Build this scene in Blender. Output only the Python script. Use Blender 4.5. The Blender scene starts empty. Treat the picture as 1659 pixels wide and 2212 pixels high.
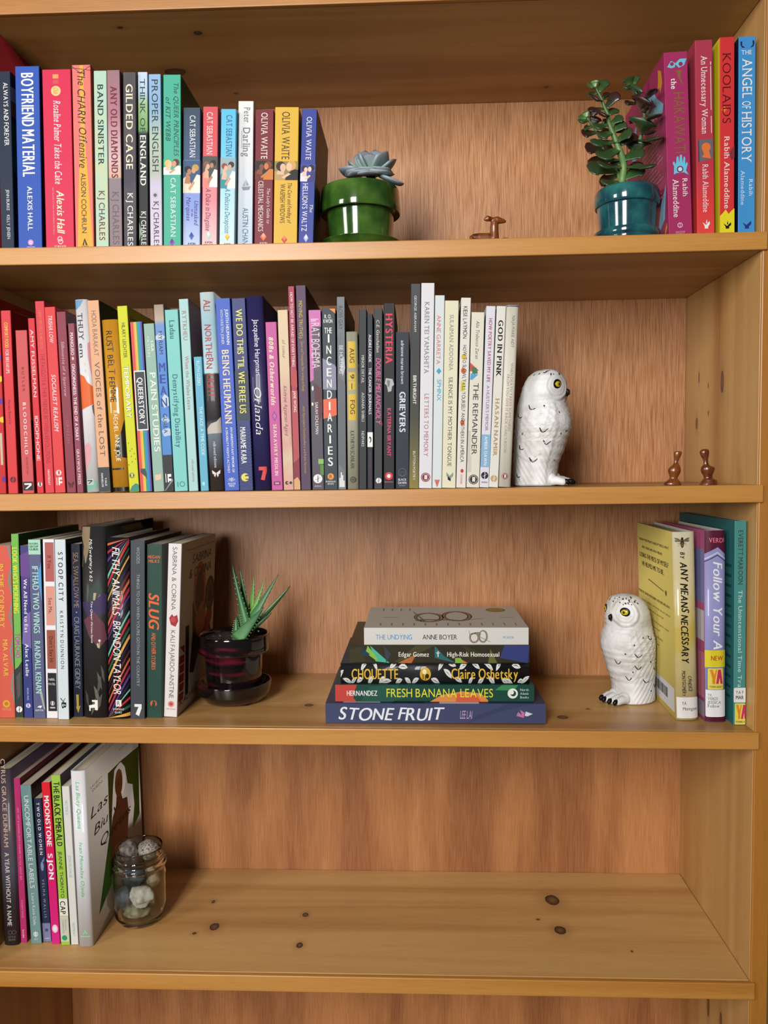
import bpy, bmesh, math, random
from mathutils import Vector, Matrix, noise as mnoise
from math import pi, sin, cos, radians, sqrt, atan2

C = bpy.context.scene.collection
scene = bpy.context.scene
R = random.Random(7)

# ------------------------------------------------------------------ camera
CAM = Vector((-0.36295, -0.84906, 0.0211))
YAW, PIT, ROL, FPX = -0.03979, -0.05346, -0.00898, 1702.25
FW = Vector((sin(YAW)*cos(PIT), cos(YAW)*cos(PIT), sin(PIT)))
_r = Vector((cos(YAW), -sin(YAW), 0)); _u = _r.cross(FW)
RT = _r*cos(ROL) + _u*sin(ROL)
UP = _u*cos(ROL) - _r*sin(ROL)
cd = bpy.data.cameras.new('camera'); cam = bpy.data.objects.new('camera', cd); C.objects.link(cam)
cd.sensor_fit = 'VERTICAL'; cd.sensor_height = 24.0; cd.lens = FPX*24.0/2212.0
cd.clip_start = 0.02
M = Matrix((RT, UP, -FW)).transposed().to_4x4(); M.translation = CAM
cam.matrix_world = M
scene.camera = cam

# ------------------------------------------------------------------ light
w = bpy.data.worlds.new('room_light'); scene.world = w; w.use_nodes = True
bg = w.node_tree.nodes['Background']
bg.inputs[0].default_value = (1.0, 0.93, 0.84, 1); bg.inputs[1].default_value = 0.065
def window_light(name, loc, target, sx, sy, power, col):
    l = bpy.data.lights.new(name, 'AREA'); l.shape = 'RECTANGLE'; l.size = sx; l.size_y = sy
    l.energy = power; l.color = col
    o = bpy.data.objects.new(name, l); C.objects.link(o); o.location = loc
    d = Vector(target) - Vector(loc); o.rotation_euler = d.to_track_quat('-Z', 'Y').to_euler()
    return o
DAY = (1.0, 0.975, 0.94)
for x in (-1.06, -0.80):
    window_light('window_daylight', (x, -1.85, 0.52), (x+0.15, 0, 0.30), 0.22, 1.2, 31.5, DAY)
for x, y in ((-2.30, -1.70), (-2.52, -1.54)):
    window_light('window_daylight', (x, y, 0.52), (-0.6, 0, 0.30), 0.24, 1.2, 14.5, DAY)
scene.view_settings.view_transform = 'Standard'; scene.view_settings.look = 'None'
scene.view_settings.exposure = 0.0; scene.view_settings.gamma = 1.0
scene.view_settings.use_curve_mapping = False

# ------------------------------------------------------------------ measuring helpers (photo pixel + known plane -> metres)
def ray(px, py): return FW + RT*((px-829.5)/FPX) - UP*((py-1106)/FPX)
def at(px, py, Y):
    d = ray(px, py); return CAM + d*((Y-CAM.y)/d.y)
def at_z(px, py, Z):
    d = ray(px, py); return CAM + d*((Z-CAM.z)/d.z)
def X_at(px, Y, Z):
    k = (px-829.5)/FPX; v = RT - FW*k
    return CAM.x - (v.y*(Y-CAM.y) + v.z*(Z-CAM.z))/v.x
def Z_at(py, X, Y):
    k = (1106-py)/FPX; v = UP - FW*k
    return CAM.z - (v.x*(X-CAM.x) + v.y*(Y-CAM.y))/v.z
DEP, WID = 0.2302, 0.8625
def zs(i, x):                                   # top of shelf i (the boards sag by a millimetre or two)
    if i == 1: return 0.2642 + 0.00793*x + 0.00857*x*x
    if i == 2: return 0.0018 + 0.0044*x
    if i == 3: return -0.2636 - 0.0055*x
    if i == 4: return -0.5415
    if i == 0: return 0.5245
    if i == 5: return -0.815
    return 0.80

# ------------------------------------------------------------------ materials
ALB = 0.66                                                  # photo tones are lit tones; paint and paper reflect about two thirds of that
INK = 0.90
def lin(h):
    h = h.lstrip('#')
    if len(h) == 3: h = ''.join(c*2 for c in h)
    out = []
    for i in (0, 2, 4):
        v = int(h[i:i+2], 16)/255
        out.append(v/12.92 if v <= 0.04045 else ((v+0.055)/1.055)**2.4)
    return (*(c*ALB for c in out), 1)
_mats = {}
def mat(hexc, rough=0.42, metal=0.0, spec=0.16, bump=None, coat=0.0, key=''):
    k = (hexc, rough, metal, spec, bump, coat)
    if k in _mats: return _mats[k]
    m = bpy.data.materials.new('paint_'+hexc.lstrip('#')); m.use_nodes = True
    b = m.node_tree.nodes['Principled BSDF']
    b.inputs['Base Color'].default_value = tuple(c*INK for c in lin(hexc)[:3])+(1,); b.inputs['Roughness'].default_value = rough
    b.inputs['Metallic'].default_value = metal; b.inputs['Specular IOR Level'].default_value = spec
    b.inputs['Coat Weight'].default_value = coat; b.inputs['Coat Roughness'].default_value = 0.04
    n = m.node_tree
    if bump:
        t = n.nodes.new('ShaderNodeTexNoise'); t.inputs['Scale'].default_value = bump[0]; t.inputs['Detail'].default_value = 6
        co = n.nodes.new('ShaderNodeTexCoord'); n.links.new(co.outputs['Object'], t.inputs['Vector'])
        bp = n.nodes.new('ShaderNodeBump'); bp.inputs['Strength'].default_value = bump[1]; bp.inputs['Distance'].default_value = bump[2]
        n.links.new(t.outputs['Fac'], bp.inputs['Height']); n.links.new(bp.outputs[0], b.inputs['Normal'])
    _mats[k] = m
    return m
def ramp(nt, stops, interp='LINEAR'):
    r = nt.nodes.new('ShaderNodeValToRGB'); cr = r.color_ramp; cr.interpolation = interp
    while len(cr.elements) < len(stops): cr.elements.new(0.5)
    for e, (p, c) in zip(cr.elements, stops): e.position = p; e.color = lin(c) if isinstance(c, str) else c
    return r
def cover_mat(stops, rough=0.4, coat=0.0, mottle=None):
    """cover stock printed with vertical colour bands; stops = [(fraction from bottom, hex)]; mottle = (hex, scale, amount)"""
    m = bpy.data.materials.new('cover_stock'); m.use_nodes = True; n = m.node_tree; b = n.nodes['Principled BSDF']
    b.inputs['Roughness'].default_value = rough; b.inputs['Specular IOR Level'].default_value = 0.16; b.inputs['Coat Weight'].default_value = coat; b.inputs['Coat Roughness'].default_value = 0.08
    co = n.nodes.new('ShaderNodeTexCoord'); sp = n.nodes.new('ShaderNodeSeparateXYZ'); n.links.new(co.outputs['Generated'], sp.inputs[0])
    r = ramp(n, [(p, tuple(k*INK for k in lin(c)[:3])+(1,)) for p, c in sorted(stops)]); n.links.new(sp.outputs['Z'], r.inputs[0]); out = r.outputs[0]
    if mottle:
        t = n.nodes.new('ShaderNodeTexNoise'); t.inputs['Scale'].default_value = mottle[1]; t.inputs['Detail'].default_value = 5
        n.links.new(co.outputs['Object'], t.inputs['Vector'])
        rr = ramp(n, [(0.42, (0, 0, 0, 1)), (0.62, (1, 1, 1, 1))]); n.links.new(t.outputs['Fac'], rr.inputs[0])
        mu = n.nodes.new('ShaderNodeMath'); mu.operation = 'MULTIPLY'; mu.inputs[1].default_value = mottle[2]; n.links.new(rr.outputs[0], mu.inputs[0])
        mx = n.nodes.new('ShaderNodeMix'); mx.data_type = 'RGBA'; n.links.new(mu.outputs[0], mx.inputs[0])
        n.links.new(out, mx.inputs[6]); mx.inputs[7].default_value = tuple(k*INK for k in lin(mottle[0])[:3])+(1,); out = mx.outputs[2]
    n.links.new(out, b.inputs['Base Color'])
    return m
def wood(name, light, mid, dark, axis, knots=(), rough=0.42, scale=1.0, streak=0.5, seed=0.0, coat=0.08, knotc=('2a1208', '7a4318')):
    """pine board: grain runs along axis ('x'|'z'); knots = [(x,y,z, radius along grain, radius across)] in metres"""
    m = bpy.data.materials.new(name); m.use_nodes = True; n = m.node_tree; b = n.nodes['Principled BSDF']; L = n.links.new
    b.inputs['Roughness'].default_value = rough; b.inputs['Coat Weight'].default_value = coat; b.inputs['Coat Roughness'].default_value = 0.25
    co = n.nodes.new('ShaderNodeTexCoord')
    gx = (1.2, 26, 26) if axis == 'x' else (26, 26, 1.2)
    # knots bend the grain around them
    vec = co.outputs['Object']; kmask = None
    for (kx, ky, kz, ra, rb) in knots:
        s = n.nodes.new('ShaderNodeVectorMath'); s.operation = 'SUBTRACT'; L(co.outputs['Object'], s.inputs[0]); s.inputs[1].default_value = (kx, ky, kz)
        q = n.nodes.new('ShaderNodeVectorMath'); q.operation = 'MULTIPLY'; L(s.outputs[0], q.inputs[0])
        q.inputs[1].default_value = (1/ra, 1/rb, 1/rb) if axis == 'x' else (1/rb, 1/rb, 1/ra)
        ln = n.nodes.new('ShaderNodeVectorMath'); ln.operation = 'LENGTH'; L(q.outputs[0], ln.inputs[0])
        if kmask is None: kmask = ln.outputs['Value']
        else:
            mn = n.nodes.new('ShaderNodeMath'); mn.operation = 'MINIMUM'; L(kmask, mn.inputs[0]); L(ln.outputs['Value'], mn.inputs[1]); kmask = mn.outputs[0]
    mp = n.nodes.new('ShaderNodeMapping'); L(vec, mp.inputs[0]); mp.inputs['Scale'].default_value = tuple(g*scale for g in gx); mp.inputs['Location'].default_value = (seed, seed*1.7, seed*0.6)
    t = n.nodes.new('ShaderNodeTexNoise'); L(mp.outputs[0], t.inputs['Vector']); t.inputs['Scale'].default_value = 1.0; t.inputs['Detail'].default_value = 5; t.inputs['Distortion'].default_value = 0.6
    r1 = ramp(n, [(0.30, dark), (0.44, mid), (0.58, light), (0.72, mid)]); L(t.outputs['Fac'], r1.inputs[0])
    mp2 = n.nodes.new('ShaderNodeMapping'); L(vec, mp2.inputs[0]); mp2.inputs['Scale'].default_value = tuple(g*9 if g > 5 else g*6 for g in gx)
    t2 = n.nodes.new('ShaderNodeTexNoise'); L(mp2.outputs[0], t2.inputs['Vector']); t2.inputs['Detail'].default_value = 3
    r2 = ramp(n, [(0.35, dark), (0.55, light)]); L(t2.outputs['Fac'], r2.inputs[0])
    mx = n.nodes.new('ShaderNodeMix'); mx.data_type = 'RGBA'; mx.inputs[0].default_value = 0.16*streak*2; L(r1.outputs[0], mx.inputs[6]); L(r2.outputs[0], mx.inputs[7]); out = mx.outputs[2]
    if kmask is not None:
        wob = n.nodes.new('ShaderNodeTexNoise'); wob.inputs['Scale'].default_value = 60; L(co.outputs['Object'], wob.inputs['Vector'])
        ad = n.nodes.new('ShaderNodeMath'); ad.operation = 'MULTIPLY_ADD'; L(wob.outputs['Fac'], ad.inputs[0]); ad.inputs[1].default_value = 0.5; L(kmask, ad.inputs[2])
        rk = ramp(n, [(0.0, (0.75,)*3+(1,)), (0.20, (0.85,)*3+(1,)), (0.31, (1, 1, 1, 1)), (0.33, (0.25,)*3+(1,)), (0.8, (0, 0, 0, 1))]); 
        dv = n.nodes.new('ShaderNodeMath'); dv.operation = 'DIVIDE'; L(ad.outputs[0], dv.inputs[0]); dv.inputs[1].default_value = 3.6; L(dv.outputs[0], rk.inputs[0])
        kc = ramp(n, [(0.0, knotc[1]), (0.18, knotc[0]), (0.4, knotc[0]), (0.6, knotc[1])]); L(dv.outputs[0], kc.inputs[0])
        mk = n.nodes.new('ShaderNodeMix'); mk.data_type = 'RGBA'; L(rk.outputs[0], mk.inputs[0]); L(out, mk.inputs[6]); L(kc.outputs[0], mk.inputs[7]); out = mk.outputs[2]
    L(out, b.inputs['Base Color'])
    bp = n.nodes.new('ShaderNodeBump'); bp.inputs['Strength'].default_value = 0.12; bp.inputs['Distance'].default_value = 0.0006; L(t2.outputs['Fac'], bp.inputs['Height']); L(bp.outputs[0], b.inputs['Normal'])
    return m
def plywood(name):
    """reddish lauan sheet: short vertical pores over broad slanting figure"""
    m = bpy.data.materials.new(name); m.use_nodes = True; n = m.node_tree; b = n.nodes['Principled BSDF']; L = n.links.new
    b.inputs['Roughness'].default_value = 0.45; b.inputs['Specular IOR Level'].default_value = 0.4
    co = n.nodes.new('ShaderNodeTexCoord')
    mp = n.nodes.new('ShaderNodeMapping'); L(co.outputs['Object'], mp.inputs[0]); mp.inputs['Scale'].default_value = (900, 1, 30)
    t = n.nodes.new('ShaderNodeTexNoise'); L(mp.outputs[0], t.inputs['Vector']); t.inputs['Scale'].default_value = 1; t.inputs['Detail'].default_value = 3
    r = ramp(n, [(0.28, '965f38'), (0.46, 'c28859'), (0.62, 'd49d70'), (0.78, 'e8be9a')]); L(t.outputs['Fac'], r.inputs[0])
    mp2 = n.nodes.new('ShaderNodeMapping'); L(co.outputs['Object'], mp2.inputs[0]); mp2.inputs['Rotation'].default_value = (0, radians(-20), 0); mp2.inputs['Scale'].default_value = (20, 1, 3.0)
    t2 = n.nodes.new('ShaderNodeTexNoise'); L(mp2.outputs[0], t2.inputs['Vector']); t2.inputs['Scale'].default_value = 1; t2.inputs['Detail'].default_value = 2
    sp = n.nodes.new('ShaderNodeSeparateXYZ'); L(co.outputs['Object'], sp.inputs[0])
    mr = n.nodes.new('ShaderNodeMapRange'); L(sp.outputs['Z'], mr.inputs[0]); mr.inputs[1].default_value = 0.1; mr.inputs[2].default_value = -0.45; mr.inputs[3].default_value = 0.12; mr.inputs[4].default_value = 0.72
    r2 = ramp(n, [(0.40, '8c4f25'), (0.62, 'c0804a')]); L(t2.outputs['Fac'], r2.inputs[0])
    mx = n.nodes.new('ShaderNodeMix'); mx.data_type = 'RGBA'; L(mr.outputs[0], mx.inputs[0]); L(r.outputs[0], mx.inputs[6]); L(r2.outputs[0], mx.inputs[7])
    mp3 = n.nodes.new('ShaderNodeMapping'); L(co.outputs['Object'], mp3.inputs[0]); mp3.inputs['Scale'].default_value = (9, 1, 1.2)
    t3 = n.nodes.new('ShaderNodeTexNoise'); L(mp3.outputs[0], t3.inputs['Vector']); t3.inputs['Scale'].default_value = 1
    r3 = ramp(n, [(0.35, (0.90, 0.88, 0.86, 1)), (0.65, (1.05, 1.05, 1.05, 1))]); L(t3.outputs['Fac'], r3.inputs[0])
    mm = n.nodes.new('ShaderNodeMix'); mm.data_type = 'RGBA'; mm.blend_type = 'MULTIPLY'; mm.inputs[0].default_value = 1; L(mx.outputs[2], mm.inputs[6]); L(r3.outputs[0], mm.inputs[7])
    L(mm.outputs[2], b.inputs['Base Color'])
    bp = n.nodes.new('ShaderNodeBump'); bp.inputs['Strength'].default_value = 0.15; bp.inputs['Distance'].default_value = 0.0004; L(t.outputs['Fac'], bp.inputs['Height']); L(bp.outputs[0], b.inputs['Normal'])
    return m

# ------------------------------------------------------------------ object helpers
def tag(o, label=None, cat=None, group=None, kind=None):
    if label: o['label'] = label
    if cat: o['category'] = cat
    if group: o['group'] = group
    if kind: o['kind'] = kind
    return o
def thing(name, label, cat, loc=(0, 0, 0), rot=(0, 0, 0), group=None):
    o = bpy.data.objects.new(name, None); C.objects.link(o); o.empty_display_size = 0.02
    o.location = loc; o.rotation_euler = rot
    return tag(o, label, cat, group)
def mesh_obj(name, verts, faces, mats, parent=None, smooth=False, fm=None, loc=(0, 0, 0)):
    me = bpy.data.meshes.new(name); me.from_pydata([tuple(v) for v in verts], [], faces)
    for m in (mats if isinstance(mats, (list, tuple)) else [mats]): me.materials.append(m)
    if fm: me.polygons.foreach_set('material_index', fm)
    if smooth: me.polygons.foreach_set('use_smooth', [True]*len(me.polygons))
    me.update()
    o = bpy.data.objects.new(name, me); C.objects.link(o); o.location = loc
    if parent: o.parent = parent
    return o
def bm_obj(name, bm, m, parent=None, smooth=False, loc=(0, 0, 0)):
    me = bpy.data.meshes.new(name); bm.to_mesh(me); bm.free()
    for x in (m if isinstance(m, (list, tuple)) else [m]): me.materials.append(x)
    if smooth: me.polygons.foreach_set('use_smooth', [True]*len(me.polygons))
    o = bpy.data.objects.new(name, me); C.objects.link(o); o.location = loc
    if parent: o.parent = parent
    return o
def box_data(x0, x1, y0, y1, z0, z1):
    v = [(x0, y0, z0), (x1, y0, z0), (x1, y1, z0), (x0, y1, z0), (x0, y0, z1), (x1, y0, z1), (x1, y1, z1), (x0, y1, z1)]
    return v, [(0, 3, 2, 1), (4, 5, 6, 7), (0, 1, 5, 4), (1, 2, 6, 5), (2, 3, 7, 6), (3, 0, 4, 7)]
def bevel_box(x0, x1, y0, y1, z0, z1, r=0.001, seg=2):
    bm = bmesh.new(); v, f = box_data(x0, x1, y0, y1, z0, z1); vs = [bm.verts.new(p) for p in v]
    for q in f: bm.faces.new([vs[i] for i in q])
    bmesh.ops.bevel(bm, geom=bm.edges[:], offset=r, segments=seg, affect='EDGES', profile=0.5)
    return bm
def lathe(prof, n=48):
    """closed surface of revolution from [(r,z)...] (first and last r may be 0)"""
    v, f = [], []
    rings = []
    for r_, z in prof:
        if r_ < 1e-6: rings.append([len(v)]); v.append((0, 0, z))
        else:
            rings.append(list(range(len(v), len(v)+n))); v += [(r_*cos(2*pi*k/n), r_*sin(2*pi*k/n), z) for k in range(n)]
    for a, b in zip(rings, rings[1:]):
        if len(a) == 1 and len(b) == 1: continue
        for k in range(n):
            j = (k+1) % n
            if len(a) == 1: f.append((a[0], b[j], b[k]))
            elif len(b) == 1: f.append((a[k], a[j], b[0]))
            else: f.append((a[k], a[j], b[j], b[k]))
    return v, f
def loft(rings, cap=True):
    """rings: list of equal-length point loops"""
    n = len(rings[0]); v = [p for r_ in rings for p in r_]; f = []
    for i in range(len(rings)-1):
        for k in range(n):
            j = (k+1) % n; f.append((i*n+k, i*n+j, (i+1)*n+j, (i+1)*n+k))
    if cap:
        f.append(tuple(reversed(range(n)))); f.append(tuple(range((len(rings)-1)*n, len(rings)*n)))
    return v, f
def tube(pts, rad, n=10):
    """tapered tube along pts; rad = number or list"""
    pts = [Vector(p) for p in pts]; rs = rad if isinstance(rad, (list, tuple)) else [rad]*len(pts)
    rings = []; prev = None
    for i, p in enumerate(pts):
        t = (pts[min(i+1, len(pts)-1)] - pts[max(i-1, 0)]).normalized()
        a = prev if prev else (Vector((0, 0, 1)) if abs(t.z) < 0.9 else Vector((1, 0, 0)))
        s = t.cross(a).normalized(); u = s.cross(t).normalized(); prev = u
        rings.append([p + (s*cos(2*pi*k/n) + u*sin(2*pi*k/n))*rs[i] for k in range(n)])
    return loft(rings)
def smooth_pts(pts, m=6):
    """Catmull-Rom through points (tuples of any length)"""
    out = []; P = [pts[0]] + list(pts) + [pts[-1]]
    for i in range(1, len(P)-2):
        for k in range(m):
            t = k/m; p0, p1, p2, p3 = P[i-1], P[i], P[i+1], P[i+2]
            out.append(tuple(0.5*(2*b + (c-a)*t + (2*a-5*b+4*c-d)*t*t + (3*b-a-3*c+d)*t**3) for a, b, c, d in zip(p0, p1, p2, p3)))
    out.append(tuple(pts[-1])); return out
def ellipsoid(c, r, rot=None, n=16, m=10):
    v, f = [], []
    prof = [(sin(pi*i/m), -cos(pi*i/m)) for i in range(m+1)]
    v0, f0 = lathe(prof, n)
    q = rot if rot else Matrix.Identity(3)
    return [Vector(c) + q @ Vector((p[0]*r[0], p[1]*r[1], p[2]*r[2])) for p in v0], f0
def fuse(name, shapes, m, parent=None, voxel=0.001, sm=3, loc=(0, 0, 0)):
    """joins overlapping closed shapes into one continuous skin"""
    v, f = [], []
    for sv, sf in shapes:
        o = len(v); v += list(sv); f += [tuple(i+o for i in q) for q in sf]
    t = mesh_obj('tmp', v, f, m)
    md = t.modifiers.new('r', 'REMESH'); md.mode = 'VOXEL'; md.voxel_size = voxel
    if sm:
        ms = t.modifiers.new('s', 'SMOOTH'); ms.iterations = sm; ms.factor = 0.5
    dg = bpy.context.evaluated_depsgraph_get(); me = bpy.data.meshes.new_from_object(t.evaluated_get(dg)); me.name = name
    bpy.data.objects.remove(t)
    me.polygons.foreach_set('use_smooth', [True]*len(me.polygons))
    if not me.materials: me.materials.append(m)
    o = bpy.data.objects.new(name, me); C.objects.link(o); o.location = loc
    if parent: o.parent = parent
    return o

# ================================================================== BOOKCASE
PINE = ('cc9a56', 'b67f3e', '935a22')
EDGE = ('c68c42', 'b4772c', '945a1a')
OUT = (-WID-0.0185, 0.0185)
bc = thing('bookcase', 'honey-coloured pine bookcase with reddish plywood back holding all the books', 'bookcase', (-WID/2, 0.12, -0.93))
BL = (WID/2, -0.12, 0.93)                                   # children keep world coordinates in their meshes
def slab_mesh(name, i, x0, x1, y0, y1, t, m, bev=0.0012):
    """a shelf board that follows zs(i, x)"""
    bm = bevel_box(0, 1, y0, y1, -t, 0, bev, 2)
    bmesh.ops.scale(bm, vec=(x1-x0, 1, 1), verts=bm.verts); bmesh.ops.translate(bm, vec=(x0, 0, 0), verts=bm.verts)
    for k in range(1, 12):
        xx = x0 + (x1-x0)*k/12
        bmesh.ops.bisect_plane(bm, geom=bm.verts[:]+bm.edges[:]+bm.faces[:], plane_co=(xx, 0, 0), plane_no=(1, 0, 0))
    for v in bm.verts: v.co.z += zs(i, v.co.x)
    return bm_obj(name, bm, m, bc, loc=BL)
def KN(px, py, i, ra, rb):
    p = at_z(px, py, zs(i, -0.3)); return (p.x, p.y, p.z, ra, rb)
def KU(px, py, z, ra, rb):
    p = at_z(px, py, z); return (p.x, p.y, p.z, ra, rb)
def KS(px, py, ra, rb):                                     # on the inner face of the right-hand side
    d = ray(px, py); t = (0-CAM.x)/d.x; p = CAM + d*t; return (p.x, p.y, p.z, ra, rb)
knots = {
 0: [KU(427, 74, .505, .0055, .0045), KU(378, 158, .505, .014, .010), KU(510, 204, .505, .004, .003), KU(260, 62, .505, .004, .003), KU(1180, 190, .505, .004, .003)],
 3: [KN(1215, 1548, 3, .007, .007), KN(668, 1525, 3, .006, .006), KN(1270, 1530, 3, .003, .003)],
 4: [KN(1193, 1944, 4, .010, .013), KN(1210, 2009, 4, .008, .009), KN(463, 2002, 4, .007, .009), KN(420, 2016, 4, .003, .003), KN(647, 2042, 4, .0045, .0065), KN(461, 1948, 4, .0025, .004), KN(660, 1976, 4, .004, .005), KN(1162, 1986, 4, .0025, .002), KN(1365, 2055, 4, .0015, .002)],
}
for i in range(0, 6):
    m = wood('pine_shelf', *(PINE if i < 3 else ('dcae6c', 'cb985a', 'ac763c')), 'x', knots.get(i, ()), seed=i*3.1+1, scale=0.7)
    slab_mesh('shelf', i, -WID+0.0003, -0.0003, 0.0012, DEP-0.0003, 0.0183, m)
    e = slab_mesh('shelf_edging', i, -WID-0.004, 0.0036, -0.0045, 0.0012, 0.0186, wood('pine_edging', *EDGE, 'x', seed=i*5.3+9, scale=0.55), 0.0010)
sideknots = [KS(1560, 825, .014, .005), KS(1505, 915, .008, .0035), KS(1510, 815, .007, .002), KS(1530, 833, .003, .0015), KS(1530, 892, .003, .0015), KS(1530, 2168, .018, .004), KS(1557, 2205, .012, .004)]
for nm, x0, x1, kn in (('side_panel', 0.0, 0.0185, sideknots), ('side_panel', -WID-0.0185, -WID, ())):
    bm = bevel_box(x0, x1, -0.0008, 0.0028, -0.93, 0.84, 0.0012, 2)
    bm_obj('side_edging', bm, wood('pine_side_edging', 'b4782e', 'a2661f', '854c12', 'z', seed=2.2+x0, scale=0.5), bc, loc=BL)
    bm = bevel_box(x0, x1, 0.0028, DEP+0.006, -0.93, 0.84, 0.0006, 2)
    bm_obj(nm, bm, wood('pine_side', 'd2a566', 'bb864a', '9c6230', 'z', kn, seed=4.4 if x0 == 0 else 8, scale=0.5, knotc=('4a2a18', '8a5a38')), bc, loc=BL)
bm = bevel_box(OUT[0], OUT[1], -0.002, DEP+0.006, 0.84, 0.86, 0.002); bm_obj('top_board', bm, wood('pine_top', *PINE, 'x', seed=31), bc, loc=BL)
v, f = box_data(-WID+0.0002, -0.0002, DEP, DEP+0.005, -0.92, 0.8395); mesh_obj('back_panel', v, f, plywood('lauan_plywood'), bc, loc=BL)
bm = bevel_box(-WID+0.0002, -0.0002, 0.02, 0.038, -0.93, -0.835, 0.001); bm_obj('kick_board', bm, wood('pine_kick', *PINE, 'x', seed=21), bc, loc=BL)

# room round the bookcase
v, f = box_data(-2.6, 1.6, DEP+0.03, DEP+0.10, -0.93, 1.7); tag(mesh_obj('wall_back', v, f, mat('b9a678', 0.8, bump=(220, 0.15, 0.001))), kind='structure')
v, f = box_data(-2.6, 1.6, -2.2, DEP+0.03, -0.98, -0.93); tag(mesh_obj('floor', v, f, wood('oak_floor', '6a4a30', '523620', '3c2616', 'x', seed=13, scale=0.6)), kind='structure')

# ================================================================== LETTERING
_gl = {}
WT = {'l': -0.012, 'n': 0.0}
def _glyph_objs(chars):
    todo = []
    for key in chars:
        if key in _gl: continue
        cu = bpy.data.curves.new('g', 'FONT'); cu.body = key[0]; cu.resolution_u = 5; cu.offset = WT[key[1]]; cu.fill_mode = 'FRONT'
        o = bpy.data.objects.new('g', cu); C.objects.link(o); todo.append((key, o))
    if not todo: return
    dg = bpy.context.evaluated_depsgraph_get(); dg.update()
    for key, o in todo:
        me = bpy.data.meshes.new_from_object(o.evaluated_get(dg))
        v = [(p.co.x, p.co.y) for p in me.vertices]; f = [tuple(p.vertices) for p in me.polygons]
        ec = {}
        for q in f:
            for a, b in zip(q, q[1:]+q[:1]): ec[(min(a, b), max(a, b))] = ec.get((min(a, b), max(a, b)), 0)+1
        flats = [(v[a], v[b]) for (a, b), c in ec.items() if c == 1 and abs(v[a][1]-v[b][1]) < 0.004]
        _gl[key] = (v, f, flats)
        bpy.data.meshes.remove(me)
    for key, o in todo:
        cu = o.data; bpy.data.objects.remove(o); bpy.data.curves.remove(cu)
CAP = [0.729]
def text_geo(s, style=''):
    """flat letters: baseline y=0, cap height 1; style: l/b/x weight, s serifs, i slanted, j hand-drawn jitter.
       Returns vertices, a list of face lists (one per ink layer) and the length."""
    wt = 'l' if 'l' in style else 'n'; V, F, S = [], [], []; x = 0.0
    rr = random.Random(len(s)*31+ord(s[0]))
    _glyph_objs({(c, wt) for c in s if c != ' '} | {('H', 'n'), ('H', wt)})
    CAP[0] = max(p[1] for p in _gl[('H', 'n')][0]); cap = CAP[0]
    fat = 0.05*cap if 'x' in style else 0.025*cap if 'b' in style else 0
    gap = 0.13 + 2*fat/cap if 'w' not in style else 0.5
    for c in s:
        if c == ' ': x += 0.33*cap*1.2; continue
        v, f, flats = _gl[(c, wt)]
        if not v: x += 0.3; continue
        x0 = min(p[0] for p in v); x1 = max(p[0] for p in v); dx = x - x0
        ang = rr.uniform(-.06, .06) if 'j' in style else 0; dy = rr.uniform(-.05, .05) if 'j' in style else 0; sc = rr.uniform(.92, 1.08) if 'j' in style else 1
        o = len(V); pts = list(v); sf = []
        if 's' in style:
            for p, q in flats:
                wd = abs(p[0]-q[0]); y = p[1]
                if not 0.03*cap < wd < 0.20*cap: continue
                if not (abs(y) < .02*cap or abs(y-cap) < .02*cap or (c.islower() and abs(y-.7*cap) < .12*cap)): continue
                up = 1 if y < 0.3*cap else -1
                k = len(pts); e = 0.085*cap + fat; th = 0.055*cap
                xa, xb = min(p[0], q[0])-e, max(p[0], q[0])+e
                pts += [(xa, y), (xb, y), (xb, y+up*th), (xa, y+up*th)]; sf.append((k, k+1, k+2, k+3))
        cx = (x0+x1)/2
        for px, py in pts:
            qx, qy = (px-cx)*sc, py*sc
            qx, qy = qx*cos(ang)-qy*sin(ang)+cx, qx*sin(ang)+qy*cos(ang)+dy
            if 'i' in style: qx += 0.24*qy
            V.append(((qx+dx)/cap, qy/cap))
        F += [tuple(i+o for i in q) for q in f]; S += [tuple(i+o for i in q) for q in sf]
        x += (x1-x0) + gap*cap + (0.06*cap if 's' in style else 0)
    if not V: return V, [F], 1
    layers = [F]
    if S: layers.insert(0, S)
    if fat:
        n0 = len(V); base = list(V); layers = [] if not S else [S]
        for k, d in enumerate((-fat/cap, fat/cap) if 'x' not in style else (-fat/cap, 0, fat/cap)):
            o = len(V); V += [(p[0]+d, p[1]) for p in base]; layers.append([tuple(i+o for i in q) for q in F])
    x0 = min(p[0] for p in V); V = [(p-x0, q) for p, q in V]
    return V, layers, max(p[0] for p in V)

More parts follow.
